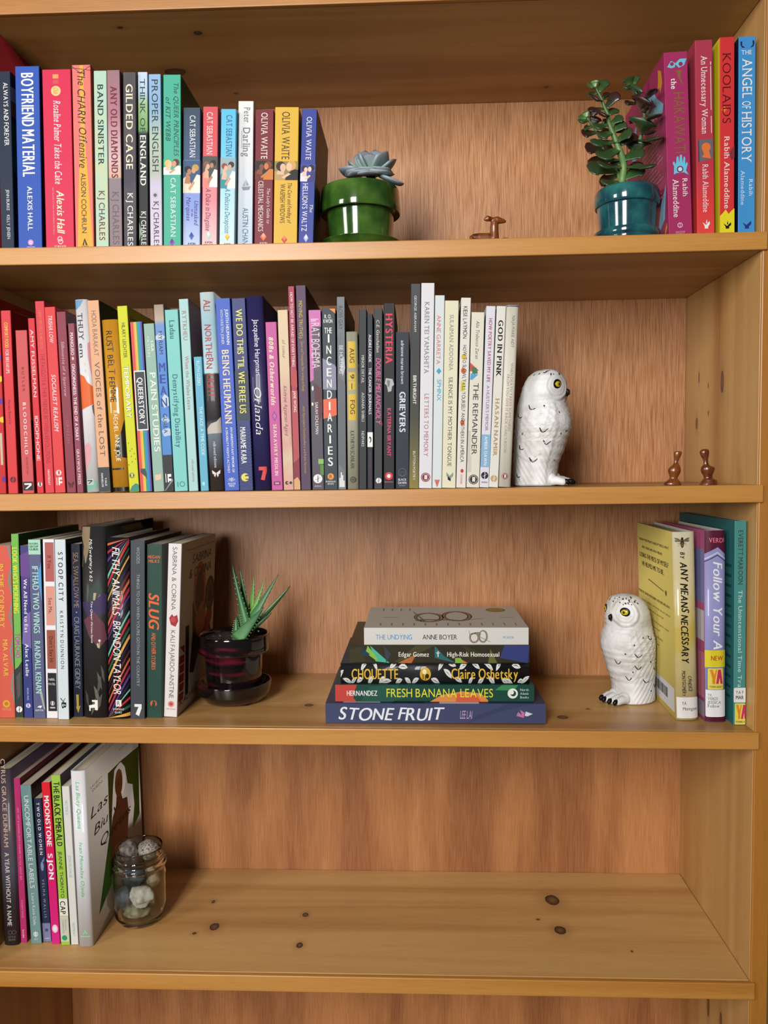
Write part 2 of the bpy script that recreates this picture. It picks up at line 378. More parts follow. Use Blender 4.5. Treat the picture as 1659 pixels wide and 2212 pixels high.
# ================================================================== BOOKS
class Face:
    """a printable face of a book: maps (along, across) metres -> local point lifted by off"""
    def __init__(s, fn, curved=False, cuts=()): s.fn = fn; s.curved = curved; s.cuts = cuts
def put(face, items, off):
    """items: list of (verts2d, faces, material) -> (verts3d, faces, mats, index)"""
    V, F, MI, ML = [], [], [], []
    flat = []
    for it in items:
        v, f, m = it[:3]; fix = it[3] if len(it) > 3 else None
        if f and isinstance(f[0], list):
            for lay in f:
                used = sorted({i for q in lay for i in q}); ix = {i: k for k, i in enumerate(used)}
                flat.append(([v[i] for i in used], [tuple(ix[i] for i in q) for q in lay], m, fix))
        else: flat.append((v, f, m, fix))
    for k, (v, f, m, fix) in enumerate(flat):
        if m not in ML: ML.append(m)
        mi = ML.index(m)
        if face.curved:
            bm = bmesh.new(); vs = [bm.verts.new((a, b, 0)) for a, b in v]
            for q in f:
                try: bm.faces.new([vs[i] for i in q])
                except ValueError: pass
            for c in face.cuts:
                bmesh.ops.bisect_plane(bm, geom=bm.verts[:]+bm.edges[:]+bm.faces[:], plane_co=(0, c, 0), plane_no=(0, 1, 0))
            bm.verts.index_update(); v = [(p.co.x, p.co.y) for p in bm.verts]; f = [tuple(p.index for p in q.verts) for q in bm.faces]; bm.free()
        o = len(V); V += [face.fn(a, b, fix if fix is not None else off + 0.000009*k) for a, b in v]; F += [tuple(i+o for i in q) for q in f]; MI += [mi]*len(f)
    return V, F, ML, MI
def disc(ca, cb, r, n=20, ra=None):
    ra = ra or r
    return [(ca+ra*cos(2*pi*k/n), cb+r*sin(2*pi*k/n)) for k in range(n)], [tuple(range(n))]
def ring(ca, cb, r, t, n=24):
    v = [(ca+q*cos(2*pi*k/n), cb+q*sin(2*pi*k/n)) for q in (r, r-t) for k in range(n)]
    return v, [(k, (k+1) % n, n+(k+1) % n, n+k) for k in range(n)]

BOOKS = {}
PAPER = None
def book(key, shelf, ys, depth, q, color, label, prints=(), side=None, hard=False, grad=None, mottle=None, yaw=0.0, rough=0.45,
         coat=0.0, flat=None, faceprints=(), group=None, paper='e8dcc2', opp=None, name='book', lift=0.0, boardin=None):
    """q = photo x of the spine's corners (bottom left, bottom right, top left, top right) and photo y of its top.
       flat = (x left, x right, y top, y bottom) for a book lying on its side, spine to the front."""
    if flat:
        xl, xr, yt, yb = flat; zb = lift
        XL, XR = X_at(xl, ys, zb), X_at(xr, ys, zb); h = XR-XL
        wdt = Z_at(yt, (XL+XR)/2, ys) - zb
        rot = (0, -pi/2, yaw); loc = (XR, ys, zb)
        if yaw:
            loc = (XR, ys + (sin(yaw)*h/2), zb)
        A0, A1 = xl, xr
    else:
        xbl, xbr, xtl, xtr, yt = q; s = shelf; xm = X_at((xbl+xbr)/2, 0.02, zs(s, -0.4)); zb = zs(s, xm)
        if ys > 1: ys = at_z((xbl+xbr)/2, ys, zb).y
        XL, XR = X_at(xbl, ys, zb), X_at(xbr, ys, zb)
        zt = Z_at(yt, (XL+XR)/2, ys); TL, TR = X_at(xtl, ys, zt), X_at(xtr, ys, zt)
        th = atan2((TL+TR-XL-XR)/2, zt-zb)
        wdt = min(XR-XL, TR-TL)*0.35+max(XR-XL, TR-TL)*0.65 if abs((XR-XL)-(TR-TL)) < .002 else (XR-XL+TR-TL)/2
        wdt *= cos(th); h = (zt-zb)/cos(th) - (abs(sin(th))*wdt)
        xc = (XL+XR)/2
        zb = max(zs(s, XL), zs(s, XR)) + 0.00035
        if th < 0: loc = (xc-wdt/2*cos(th), ys, zb)
        else: loc = (xc-wdt/2*cos(th), ys, zb+sin(th)*wdt)
        rot = (0, th, yaw)
        A0 = yt; A1 = 1106 - FPX*(Vector((xc, ys, zb))-CAM).dot(UP)/(Vector((xc, ys, zb))-CAM).dot(FW)
    root = thing(name, label, 'book', loc, rot, group)
    BOOKS[key] = (root, wdt, depth, h)
    B = min(0.0035, wdt*0.14) if hard else 0.0006
    def prof(x):
        u = min(1, abs(2*x/wdt-1)); return B*u**3.2 if hard else (B*max(0, (u-(1-2*B/wdt))/(2*B/wdt))**2)
    n = 12 if hard else 6
    xs = [wdt*k/n for k in range(n+1)] if hard else [0, B*.3, B, wdt-B, wdt-B*.3, wdt]
    t = 0.0022 if hard else 0.0005
    outer = [(0, depth)] + [(x, prof(x)) for x in xs] + [(wdt, depth)]
    inner = [(min(max(x, t), wdt-t), y+t if 0 < i < len(outer)-1 else y) for i, (x, y) in enumerate(outer)]
    N = len(outer); V = []
    for z in (0, h): V += [(x, y, z) for x, y in outer] + [(x, y, z) for x, y in inner]
    F, MI = [], []
    for k in range(N-1):
        i2 = 1 if k == N-2 else (2 if k == 0 else 0)
        F.append((k, k+1, 2*N+k+1, 2*N+k)); MI.append(i2)
        F.append((N+k+1, N+k, 3*N+k, 3*N+k+1)); MI.append(3)
        F.append((k+1, k, N+k, N+k+1)); MI.append(i2)
        F.append((2*N+k, 2*N+k+1, 3*N+k+1, 3*N+k)); MI.append(i2)
    for k in (0, N-1): F.append((k, N+k, 3*N+k, 2*N+k) if k == 0 else (N+k, k, 2*N+k, 3*N+k)); MI.append(1 if k else 2)
    def fr(y): return 1 - (y-A0)/(A1-A0)
    if grad: base = cover_mat([(min(1, max(0, fr(y))), c) for y, c in grad], rough, coat, mottle)
    elif mottle: base = cover_mat([(0, color), (1, color)], rough, coat, mottle)
    else: base = mat(color, rough, coat=coat)
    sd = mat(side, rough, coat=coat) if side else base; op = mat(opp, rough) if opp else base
    cov = mesh_obj('cover', V, F, [base, sd, op, mat('d8d0c0', 0.7)], root, fm=MI)
    cov.data.polygons.foreach_set('use_smooth', [hard and abs(p.normal.z) < .5 for p in cov.data.polygons])
    rz = 0.003 if hard else 0.0004; ry = 0.004 if hard else 0.0008
    v, f = box_data(t+0.0001, wdt-t-0.0001, B+t+(0.001 if hard else 0), depth-ry, rz, h-rz)
    global PAPER
    if PAPER is None: PAPER = {}
    if paper not in PAPER:
        pm = bpy.data.materials.new('page_edges'); pm.use_nodes = True; nn = pm.node_tree; bb = nn.nodes['Principled BSDF']; bb.inputs['Roughness'].default_value = 0.8
        co = nn.nodes.new('ShaderNodeTexCoord'); mp = nn.nodes.new('ShaderNodeMapping'); mp.inputs['Scale'].default_value = (4500, 4, 4); nn.links.new(co.outputs['Object'], mp.inputs[0])
        tn = nn.nodes.new('ShaderNodeTexNoise'); tn.inputs['Scale'].default_value = 1; nn.links.new(mp.outputs[0], tn.inputs['Vector'])
        c1 = lin(paper); rm = ramp(nn, [(0.3, tuple(k*.72 for k in c1[:3])+(1,)), (0.6, c1)]); nn.links.new(tn.outputs['Fac'], rm.inputs[0]); nn.links.new(rm.outputs[0], bb.inputs['Base Color'])
        PAPER[paper] = pm
    mesh_obj('page_block', v, f, PAPER[paper], root)
    # --- printing on the spine
    def la(y): return (y-A0)/(A1-A0)*h                        # photo coordinate along the spine -> metres from its head
    cuts = [wdt*k/12 for k in range(1, 12)]
    sp = Face(lambda a, b, o: (b, (prof(min(max(b, 0), wdt)) if hard else 0)-o, h-a), hard, cuts)
    do_prints(root, sp, prints, la, wdt, h, rough, A1)
    for fc, lst in faceprints:
        if fc == 'R': face = Face(lambda a, b, o: (wdt+o, a, b))
        elif fc == 'L': face = Face(lambda a, b, o: (-o, depth-a, b))
        do_face(root, face, lst, depth, h, rough)
    return root
def shape2d(it, la, w, rough, h):
    v, f, m = shape2d_raw(it, la, w, rough)
    return [(min(max(a, .0003), h-.0003), min(max(b, 0), w)) for a, b in v], f, m
def shape2d_raw(it, la, w, rough):
    k = it[0]
    if k == 'R':
        _, y0, y1, c0, c1, col = it; a0, a1 = la(y0), la(y1); return ([(a0, c0*w), (a1, c0*w), (a1, c1*w), (a0, c1*w)], [(0, 1, 2, 3)], mat(col, rough))
    if k == 'D':
        _, y, c, r, col = it[:5]; return (*disc(la(y), c*w, r*w), mat(col, rough))
    if k == 'E':
        _, y, c, ra, rb, col = it; return (*disc(la(y), c*w, rb*w, ra=ra*w), mat(col, rough))
    if k == 'O':
        _, y, c, r, t, col = it; return (*ring(la(y), c*w, r*w, t*w), mat(col, rough))
    if k == 'Q':
        _, polys, col = it; V, F = [], []
        for p in polys: F.append(tuple(range(len(V), len(V)+len(p)))); V += [(la(y), c*w) for c, y in p]
        return V, F, mat(col, rough)
    if k == 'P':
        _, pts, col = it; return ([(la(y), c*w) for c, y in pts], [tuple(range(len(pts)))], mat(col, rough))
def panels(root, face, art, area):
    """the larger printed shapes are parts of their own, the small ones share one"""
    small = []
    for i, (v, f, m) in enumerate(art):
        xs, ys = [p[0] for p in v], [p[1] for p in v]; off = 0.00006+0.000009*i
        if (max(xs)-min(xs))*(max(ys)-min(ys)) > .012*area and len(f) == 1:
            a, b, ml, mi = put(face, [(v, f, m, off)], off); mesh_obj('printed_panel', a, b, ml, root, fm=mi)
        else: small.append((v, f, m, off))
    if small:
        v, f, ml, mi = put(face, small, 0); o = mesh_obj('cover_print', v, f, ml, root, fm=mi)
        if len(small) > 1: o['kind'] = 'stuff'
def do_prints(root, sp, prints, la, w, h, rough, A1):
    art, emb, tx = [], [], []
    nt = 0
    lo = la(A1)*0.88
    for it in prints:
        k = it[0]
        if k in 'RDEOPQ' and len(k) == 1:
            g = shape2d(it, la, w, rough, h); am = sum(p[0] for p in g[0])/len(g[0])
            (emb if am > lo else art).append(g)
        elif k == 'T':
            _, s, y0, y1, c, hh, col = it[:7]; st = it[7] if len(it) > 7 else ''
            v, f, L = text_geo(s, st); a0, a1 = la(y0), la(y1); sx = (a1-a0)/L; sy = hh*w
            tx.append((s, [(a0+x*sx, c*w-sy/2+y*sy) for x, y in v], f, mat(col, rough)))
        elif k == 'H':                                          # upright line running across the spine
            _, s, y, c, ww, hh, col = it[:7]; st = it[7] if len(it) > 7 else ''
            v, f, L = text_geo(s, st); sx = ww*w/L; sy = la(y+hh)-la(y)
            tx.append((s, [(la(y)+sy/2-yy*sy, c*w-ww*w/2+x*sx) for x, yy in v], f, mat(col, rough)))
        elif k == 'V':                                          # stacked upright letters
            _, s, y0, y1, c, ww, col = it[:7]; st = it[7] if len(it) > 7 else ''
            n = len(s); stp = (la(y1)-la(y0))/n; V, F = [], [[], [], [], []]
            for i, ch in enumerate(s):
                v, f, L = text_geo(ch, st); sx = (ww*w*(0.35 if ch == 'I' else 1))/L; sy = stp*0.74; o = len(V)
                V += [(la(y0)+stp*i+sy*(1-yy), c*w-L*sx/2+x*sx) for x, yy in v]; 
                for li, lay in enumerate(f): F[li] += [tuple(j+o for j in q) for q in lay]
            tx.append((s, V, [l_ for l_ in F if l_], mat(col, rough)))
    panels(root, sp, art, w*h)
    if emb:
        v, f, ml, mi = put(sp, emb, 0.00008+0.000009*len(art)); mesh_obj('logo_print', v, f, ml, root, fm=mi)
    names = ['title_lettering', 'author_lettering']
    for i, (s, v2, f2, m) in enumerate(tx):
        v, f, ml, mi = put(sp, [(v2, f2, m)], 0.0001+0.000009*(len(art)+len(emb)+5*i))
        mesh_obj(names[i] if i < 2 else 'small_lettering', v, f, ml, root, fm=mi)
def do_face(root, face, lst, dw, h, rough):
    """printing on a front or back board; coordinates are fractions (across 0..1, up 0..1)"""
    art, tx = [], []
    for it in lst:
        k = it[0]
        if k == 'R': _, u0, u1, v0, v1, col = it; art.append(([(u0*dw, v0*h), (u1*dw, v0*h), (u1*dw, v1*h), (u0*dw, v1*h)], [(0, 1, 2, 3)], mat(col, rough)))
        elif k == 'P': art.append(([(u*dw, v*h) for u, v in it[1]], [tuple(range(len(it[1])))], mat(it[2], rough)))
        elif k == 'Q':
            V, F = [], []
            for p in it[1]: F.append(tuple(range(len(V), len(V)+len(p)))); V += [(u*dw, v*h) for u, v in p]
            art.append((V, F, mat(it[2], rough)))
        elif k == 'D': _, u, v, r, col = it[:5]; art.append((*disc(u*dw, v*h, r*dw*(it[5] if len(it) > 5 else 1), ra=r*dw), mat(col, rough)))
        elif k == 'O': _, u, v, r, t, col = it; art.append((*ring(u*dw, v*h, r*dw, t*dw), mat(col, rough)))
        elif k == 'T':
            _, s, u0, u1, v, hh, col = it[:7]; st = it[7] if len(it) > 7 else ''; rot = it[8] if len(it) > 8 else 0
            a, f, L = text_geo(s, st); sx = (u1-u0)*dw/L
            if rot: tx.append(([(u0*dw - y*hh*h*0 + y*hh*h, v*h + x*sx) for x, y in a], f, mat(col, rough)))
            else: tx.append(([(u0*dw+x*sx, v*h+y*hh*h) for x, y in a], f, mat(col, rough)))
    panels(root, face, art, dw*h)
    for i, t in enumerate(tx):
        v, f, ml, mi = put(face, [t], 0.0001+0.000009*(len(art)+5*i)); mesh_obj('cover_lettering', v, f, ml, root, fm=mi)
# ---- small printed motifs
def dia(y, c, r, c1, c2=None):                               # layered publisher diamonds
    k = r*0.6
    out = [('P', [(c-r, y), (c, y+9), (c+r, y), (c, y-9)], c1)]
    if c2: out.append(('P', [(c-k, y-3), (c, y+3), (c+k, y-3), (c, y-9)], c2))
    return out
def couple(y0, y1, bg, hair1, skin1, hair2, skin2, cl1, cl2):
    """two figures face to face in a small picture panel"""
    d = y1-y0
    return [('R', y0, y1, 0.0, 1.0, bg),
            ('P', [(0, y1), (0, y0+d*.55), (.22, y0+d*.46), (.5, y0+d*.75), (.55, y1)], cl1), ('P', [(1, y1), (1, y0+d*.45), (.8, y0+d*.42), (.52, y0+d*.7), (.45, y1)], cl2),
            ('P', [(.08, y0+d*.7), (.2, y0+d*.35), (.42, y0+d*.5), (.4, y0+d*.72)], skin1),
            ('E', y0+d*.27, .27, .2, .20, hair1), ('E', y0+d*.34, .36, .17, .12, skin1), ('E', y0+d*.22, .72, .2, .20, hair2), ('E', y0+d*.30, .62, .17, .12, skin2),
            ('P', [(.42, y0+d*.36), (.5, y0+d*.34), (.42, y0+d*.42)], skin1), ('P', [(.56, y0+d*.30), (.49, y0+d*.32), (.56, y0+d*.38)], skin2),
            ('P', [(.3, y0+d*.85), (.6, y0+d*.62), (.7, y0+d*.68), (.4, y0+d*.92)], skin2)]
def badge(y, c, r, c1, c2, bars=True):                       # round press mark
    b = [('D', y, c, r, c1), ('O', y, c, r*.84, r*.09, c2)]
    if bars: b += [('R', y-r*14, y+r*12, c-.13*r*2, c+.18*r*2, c2)]
    return b
def swirl(y, c, r, bgc, fg):                                 # disc cut by two crossing strokes
    px = r*26
    return [('D', y, c, r, bgc), ('P', [(c-r*.85, y+px*.25), (c, y), (c+r*.9, y-px*.5), (c, y+px*.14)], fg), ('P', [(c-.05*r, y-px*.75), (c+.12*r, y-px*.7), (c+.1*r, y+px*.8), (c-.1*r, y+px*.7)], fg)]
def press(y, c, r, fg, bgc=None):                            # small building-block mark
    out = []
    if bgc: out.append(('R', y-r*22, y+r*22, c-r, c+r, bgc))
    return out + [('R', y-r*14, y-r*6, c-r*.7, c+r*.7, fg), ('P', [(c+r*.7, y-r*14), (c+r*.7, y-r*4), (c-r*.2, y+r*14), (c-r*.6, y+r*14)], fg)]
def butterfly(y, c, r, col):
    return [('P', [(c, y), (c-r, y-7), (c-r*.9, y+1), (c-r*.4, y+3)], col), ('P', [(c, y), (c+r, y-7), (c+r*.9, y+1), (c+r*.4, y+3)], col), ('P', [(c, y+1), (c-r*.6, y+4), (c-r*.3, y+9)], col), ('P', [(c, y+1), (c+r*.6, y+4), (c+r*.3, y+9)], col)]

# ------------------------------------------------------------------ top row
G1 = 'books standing in the top row'
W, K = 'f4f2ee', '16161a'
book('red_tall', 1, .012, .150, (-36, 1.5, -44, -8, 66), '8e2026', 'tall dark red hardback, only its back cover showing, leftmost on the top row', side='8e2026', hard=True, group=G1)
book('always', 1, .010, .135, (3.5, 31, -7, 22, 155), '1c2a40', 'thin navy paperback reading ALWAYS AND FOREVER, second from the left on the top row', [
 ('T', 'ALWAYS AND FOREVER', 179, 314, .62, .34, W), ('T', 'JENN BURKE', 409, 454, .6, .22, 'd8dde2'), ('T', 'KELLY JENSEN', 464, 516, .6, .22, 'd8dde2')],
 faceprints=[('R', [('P', [(0, .92), (.9, .96), (.9, .9), (0, .84)], 'd8c8c0'), ('P', [(0, .84), (.9, .9), (.9, .7), (0, .76)], 'b0642c'), ('R', 0, .5, .45, .72, '0e6b4a')])], group=G1)
book('boyfriend', 1, .008, .130, (39.7, 91.8, 33, 83.5, 143.8), '2f56b4', 'thick royal blue paperback reading BOYFRIEND MATERIAL in heavy white capitals', [
 ('T', 'BOYFRIEND MATERIAL', 158, 381, .5, .5, W, 'x'), ('T', 'ALEXIS HALL', 402, 498, .52, .2, W, 'b'), ('D', 524, .52, .12, 'e08fd0'), ('O', 524, .52, .06, .03, W), ('R', 533, 534.5, .35, .7, 'a8b4d8')],
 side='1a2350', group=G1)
book('rosaline', 1, .008, .130, (99.4, 161, 91, 152, 150.8), 'd92b52', 'thick crimson paperback with looping white title and a pale gold round seal', [
 ('R', 161, 170, .37, .57, 'e8a060'), ('R', 173, 181, .37, .57, 'd05858'), ('D', 196.5, .47, .17, 'ecc98c'), ('T', 'Club', 190, 203, .47, .15, 'c8923c', 'i'),
 ('T', 'Rosaline Palmer Takes the Cake', 217, 397, .5, .24, W, 'is'), ('T', 'Alexis Hall', 411, 505, .55, .26, 'fbf3c8', 'ib'), ('T', 'BESTSELLING AUTHOR OF BOYFRIEND MATERIAL', 405, 507, .3, .05, 'f0a8a8'),
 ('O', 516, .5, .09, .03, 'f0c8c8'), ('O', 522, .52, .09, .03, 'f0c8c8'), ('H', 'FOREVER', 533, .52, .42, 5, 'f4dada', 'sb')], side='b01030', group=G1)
book('charm', 1, .008, .135, (164.7, 202, 154, 196, 141), 'ee7a72', 'coral and mustard paperback with hand-lettered dark title, tallest of its neighbours', [
 ('P', [(.42, 142), (.6, 142), (.64, 300), (.8, 420), (.96, 534), (.12, 534), (.22, 420), (.38, 300)], 'ecae3c'), ('P', [(0, 146), (1, 152), (1, 153.5), (0, 148)], '8a4048'), ('P', [(0, 142), (.5, 160), (.5, 161.5), (0, 144)], '8a4048'), ('P', [(1, 142), (.4, 158), (.4, 160), (1, 144)], '8a4048'),
 ('T', 'The CHARM Offensive', 153, 362, .5, .42, '2c2230', 'ij'), ('T', 'ALISON COCHRUN', 373, 503, .5, .26, '2c2230'), ('P', [(.38, 530), (.5, 514), (.66, 530), (.56, 530), (.5, 520), (.46, 530)], K), ('H', 'ATRIA', 533, .52, .4, 4, K, 'b')], group=G1)
book('band', 1, .010, .132, (207.8, 234.8, 202, 230, 153.6), 'b4d4c0', 'pale mint paperback reading BAND SINISTER in dark serif capitals', [
 ('T', 'BAND SINISTER', 183, 357, .5, .44, '1d3a36', 'sb'), ('T', 'KJ CHARLES', 411, 519, .5, .44, '5a2030', 's')], mottle=('cfd0a0', 40, .8), group=G1)
book('diamonds', 1, .010, .132, (237, 264.5, 231, 258, 152.3), 'b58e96', 'dusky pink paperback reading ANY OLD DIAMONDS in maroon lettering', [
 ('T', 'ANY OLD DIAMONDS', 185, 383.5, .5, .5, '7a1f33', 'sx'), ('T', 'KJ CHARLES', 413, 528, .52, .48, '6c5a5c', 's')], grad=[(152, '9a747c'), (250, 'b07a88'), (345, 'd4b8ba'), (382, 'd8b098'), (385, '8e808a'), (535, '8c7a80')], group=G1)
book('gilded', 1, .010, .132, (267.5, 295, 265.8, 293.2, 156.8), '3f3c4c', 'charcoal grey paperback reading GILDED CAGE in cream capitals', [
 ('T', 'GILDED CAGE', 182, 365, .48, .52, 'f0e6c4', 'sb'), ('T', 'KJ CHARLES', 416, 531, .52, .42, W, 's')], mottle=('6e6856', 18, .5), group=G1)
book('england', 1, .014, .132, (300.5, 320.5, 297.5, 318.5, 156.5), '5a8f60', 'thin paperback reading THINK OF ENGLAND, blue sky above and black below', [
 ('T', 'THINK OF', 171, 285, .48, .5, '20342e', 's'), ('T', 'ENGLAND', 292, 400, .5, .58, 'eef3e2', 'sb'), ('T', 'KJ CHARLES', 456, 536, .52, .5, W, 's'), ('P', [(.05, 480), (.3, 500), (.05, 520)], '8ab08a')],
 grad=[(156, 'c8dcf0'), (200, 'b4cce0'), (225, '9cc08c'), (280, '74a868'), (288, '20282c'), (545, '16181c')], group=G1)
book('proper', 1, .012, .132, (325, 350.5, 321, 347, 161), '9ab0c4', 'pastel paperback reading PROPER ENGLISH in dark serif capitals', [
 ('T', 'PROPER ENGLISH', 171, 371, .5, .5, '20303a', 's'), ('D', 421, .45, .22, '5a5a6a'), ('O', 421, .45, .2, .05, 'e0dce8'), ('T', 'KJ CHARLES', 434, 534, .52, .42, '20202c', 's')],
 grad=[(160, '94b8e0'), (230, '88b0d0'), (300, 'b0c4b0'), (372, 'b4bcae'), (400, 'cfc4dc'), (535, 'd6cce0')], group=G1)
book('queer', 1, .008, .132, (353.5, 391, 353, 390, 162), '46b296', 'wide sea-green paperback with slanted dark title and a small pair of kissing heads', [
 ('T', 'The QUEER PRINCIPLES', 180, 337, .74, .26, '16564e', 'is'), ('T', 'of KIT WEBB', 210, 304, .27, .26, '16564e', 'is')] + couple(343, 377, '46b296', 'e8c468', 'f0c8a4', '5a2c20', 'd89c78', 'f0f0f4', 'f0ece4') + [
 ('T', 'CAT SEBASTIAN', 384, 512, .56, .28, 'e6f6f0', 's')] + dia(524, .48, .15, '8a4ab0', '5c2c88'), side='2c5c3e', group=G1)
G1b = 'small paperbacks in the top row'
book('unmasked', 1, .012, .108, (395.4, 431.7, 396, 433, 233), '3c5478', 'small navy and periwinkle paperback with a dark-haired and a blond head on it',
 couple(347, 417, '35567c', '1e1a1a', 'b8805c', 'c89a4a', 'd0a078', 'e6dcc8', 'f0e8dc') + [('T', 'CAT SEBASTIAN', 250, 340, .55, .32, 'f2f4f6', 's'), ('T', 'Unmasked', 434, 488, .78, .24, '4a3a9a', 'is'), ('T', 'Marquess', 425, 477, .32, .24, '4a3a9a', 'is'), ('T', 'by the', 452, 468, .54, .12, '4a3a9a', 'is')] + dia(510, .5, .15, '3a6ac0', '2a4a98') + [('H', 'AVON', 527, .5, .44, 5, '3a3a5a', 'b')],
 grad=[(233, '33465a'), (345, '40597e'), (348, '7c98dc'), (450, '8aa2e2'), (532, 'c4cff0')], group=G1b)
book('duke', 1, .012, .108, (436, 468, 439, 471, 231), 'd85058', 'small red and pink paperback with a couple in white and rose on it',
 couple(337, 404, '4a5048', '8a5a48', 'e0b090', '281c1c', 'b88870', 'e88880', 'f0ecec') + [('T', 'CAT SEBASTIAN', 243, 334, .46, .38, 'fbeaea', 's'), ('T', 'A Duke in Disguise', 406, 499, .4, .32, '8a3444', 'is')] + dia(509, .44, .17, 'a8dcd4', 'e2f0ee') + [('H', 'AVON', 524, .44, .5, 4.5, '603040', 'b'), ('H', 'IMPULSE', 530, .44, .62, 4.5, '603040', 'b')],
 grad=[(231, 'd64c54'), (336, 'dc5c62'), (338, 'e88890'), (430, 'ea8e98'), (532, 'f6ccd0')], group=G1b)
book('delicate', 1, .012, .108, (473.6, 506.5, 478.5, 509.7, 236), '62c4ea', 'small sky-blue paperback with a couple and a teal dress on it',
 couple(341, 407, '98b4bc', '9a4a38', 'e8bca0', '3a2a24', 'd8a888', '2c94a4', 'e8eaec') + [('T', 'CAT SEBASTIAN', 249, 338, .55, .38, '1a6496', 's'), ('T', 'A Delicate Deception', 406, 504, .5, .32, '3a7a94', 'is')] + dia(512, .52, .16, 'e2b23a', 'f0d070') + [('H', 'AVON', 528, .52, .46, 5, '405060', 'b')],
 grad=[(236, '5cc2ec'), (340, '74ccec'), (343, '9cd8ec'), (532, 'd4eef6')], group=G1b)
ship = [('P', [(.25, 404), (.85, 402), (.75, 410), (.35, 411)], '8a94a4'), ('P', [(.3, 402), (.48, 390), (.5, 402)], 'a8b0bc'), ('P', [(.54, 401), (.56, 388), (.74, 400)], '98a2b0'), ('P', [(.5, 396), (.52, 386), (.66, 394)], 'b0b8c4')]
book('peter', 1, .020, .125, (513, 544.8, 515, 548, 219), 'e2e4e8', 'off-white paperback with a tiny grey sailing ship, taller than the ones beside it', [
 ('T', 'Peter', 232, 265, .58, .4, '6c7078', 's'), ('T', 'Darling', 276, 338, .55, .46, '6c7078', 's'), ('R', 282, 320, .22, .25, '8a8e98')] + ship + [('T', 'AUSTIN CHANT', 449, 536, .52, .36, '5a6880')],
 grad=[(219, 'eeeeee'), (360, 'e0e4ea'), (540, 'bcd6ec')], group=G1b)
book('celestial', 1, .010, .108, (549, 588.7, 552.3, 591, 237.5), '7c2230', 'small maroon paperback with two heads in amber candlelight on it',
 couple(347, 388, '2a1412', '1c1010', '8a4a30', '8a3c1c', 'd08048', '6a2c1c', 'd8803c') + [('T', 'OLIVIA WAITE', 244, 343, .5, .34, 'f4e8e4', 's'), ('T', 'CELESTIAL MECHANICS', 391, 500, .34, .26, 'f4e4e4', 's'), ('T', "The Lady's Guide to", 407, 483, .76, .17, 'f0d8d4', 'is')] + dia(512, .5, .18, 'f07040', 'f4a888') + [('H', 'AVON', 526, .5, .42, 5, 'f0dcd8', 'b')], group=G1b)
book('waspish', 1, .010, .108, (590, 642, 595.7, 644.7, 231.7), 'e4b73e', 'small thick mustard yellow paperback with two fair faces on it',
 couple(348, 389, '9a8850', '2a1c1c', 'e4bca0', 'd8a860', 'ecc4a4', 'c09c60', '1c1818') + [('T', 'OLIVIA WAITE', 242, 344, .46, .32, '4a2c10', 's'), ('T', 'WASPISH WIDOWS', 397, 482, .36, .2, '4a2c10', 's'), ('T', 'The Care and Feeding of', 395, 483, .66, .16, '5a3410', 'is')] + dia(518, .46, .13, 'd04038', 'e8806c'), side='e0b440',
 faceprints=[('R', [('R', 0, 1, .15, .58, '4a2418')])], group=G1b)
book('hellion', 1, .008, .106, (644, 677, 653.6, 684.5, 235.8), '36459c', 'small blue paperback with two pale dark-haired women, next to the green plant pot',
 couple(354, 392, '3c4aa0', '2c2024', 'eec8bc', '1e1820', 'f0ccbc', 'e8e4f0', '38387c') + [('T', 'OLIVIA WAITE', 253, 345, .5, .34, 'eef0f8', 's'), ('T', "HELLION'S WALTZ", 396, 500, .36, .34, 'f4f4fc', 's'), ('T', 'The', 442, 459, .8, .2, 'f0f0fa', 'is')] + dia(515, .5, .17, 'b8bce0', 'e4e6f4'), side='5a3420', group=G1b,
 faceprints=[('R', [('P', [(.1, .2), (.35, .5), (.3, .78), (.2, .7)], '7a4a2a'), ('P', [(.5, .1), (.8, .3), (.7, .6)], '6a3c22'), ('P', [(0, 0), (.4, 0), (.3, .25), (0, .45)], '2c1c18')])])
G1c = 'books standing at the right end of the top row'
orn = [('P', [(.12, 143), (.3, 130), (.48, 136), (.45, 144), (.3, 146)], '6cc8e4'), ('P', [(.46, 137), (.66, 127), (.95, 127), (.84, 141), (.62, 146)], '6cc8e4'), ('D', 137, .33, .08, '9a2f5a'), ('D', 138, .7, .09, '9a2f5a')]
hand = [('P', [(.28, 376), (.3, 358), (.24, 351), (.3, 347), (.38, 355), (.42, 337), (.49, 337), (.52, 352), (.56, 334), (.64, 334), (.66, 352), (.72, 338), (.78, 340), (.77, 356), (.84, 350), (.88, 354), (.8, 368), (.9, 378), (.7, 372), (.4, 373)], '6cc8e4'), ('D', 365, .55, .14, '7c2048'), ('D', 365, .55, .09, 'bfe6f0')]
lines = [('T', 'wonders tales of the storyteller and his hundred stories'[k % 7:50 - (k*5) % 12], .22 + .02*(k % 3), .93 - .05*((k*3) % 4), .66 - .026*k, .013, 'dcb0c0') for k in range(17)]
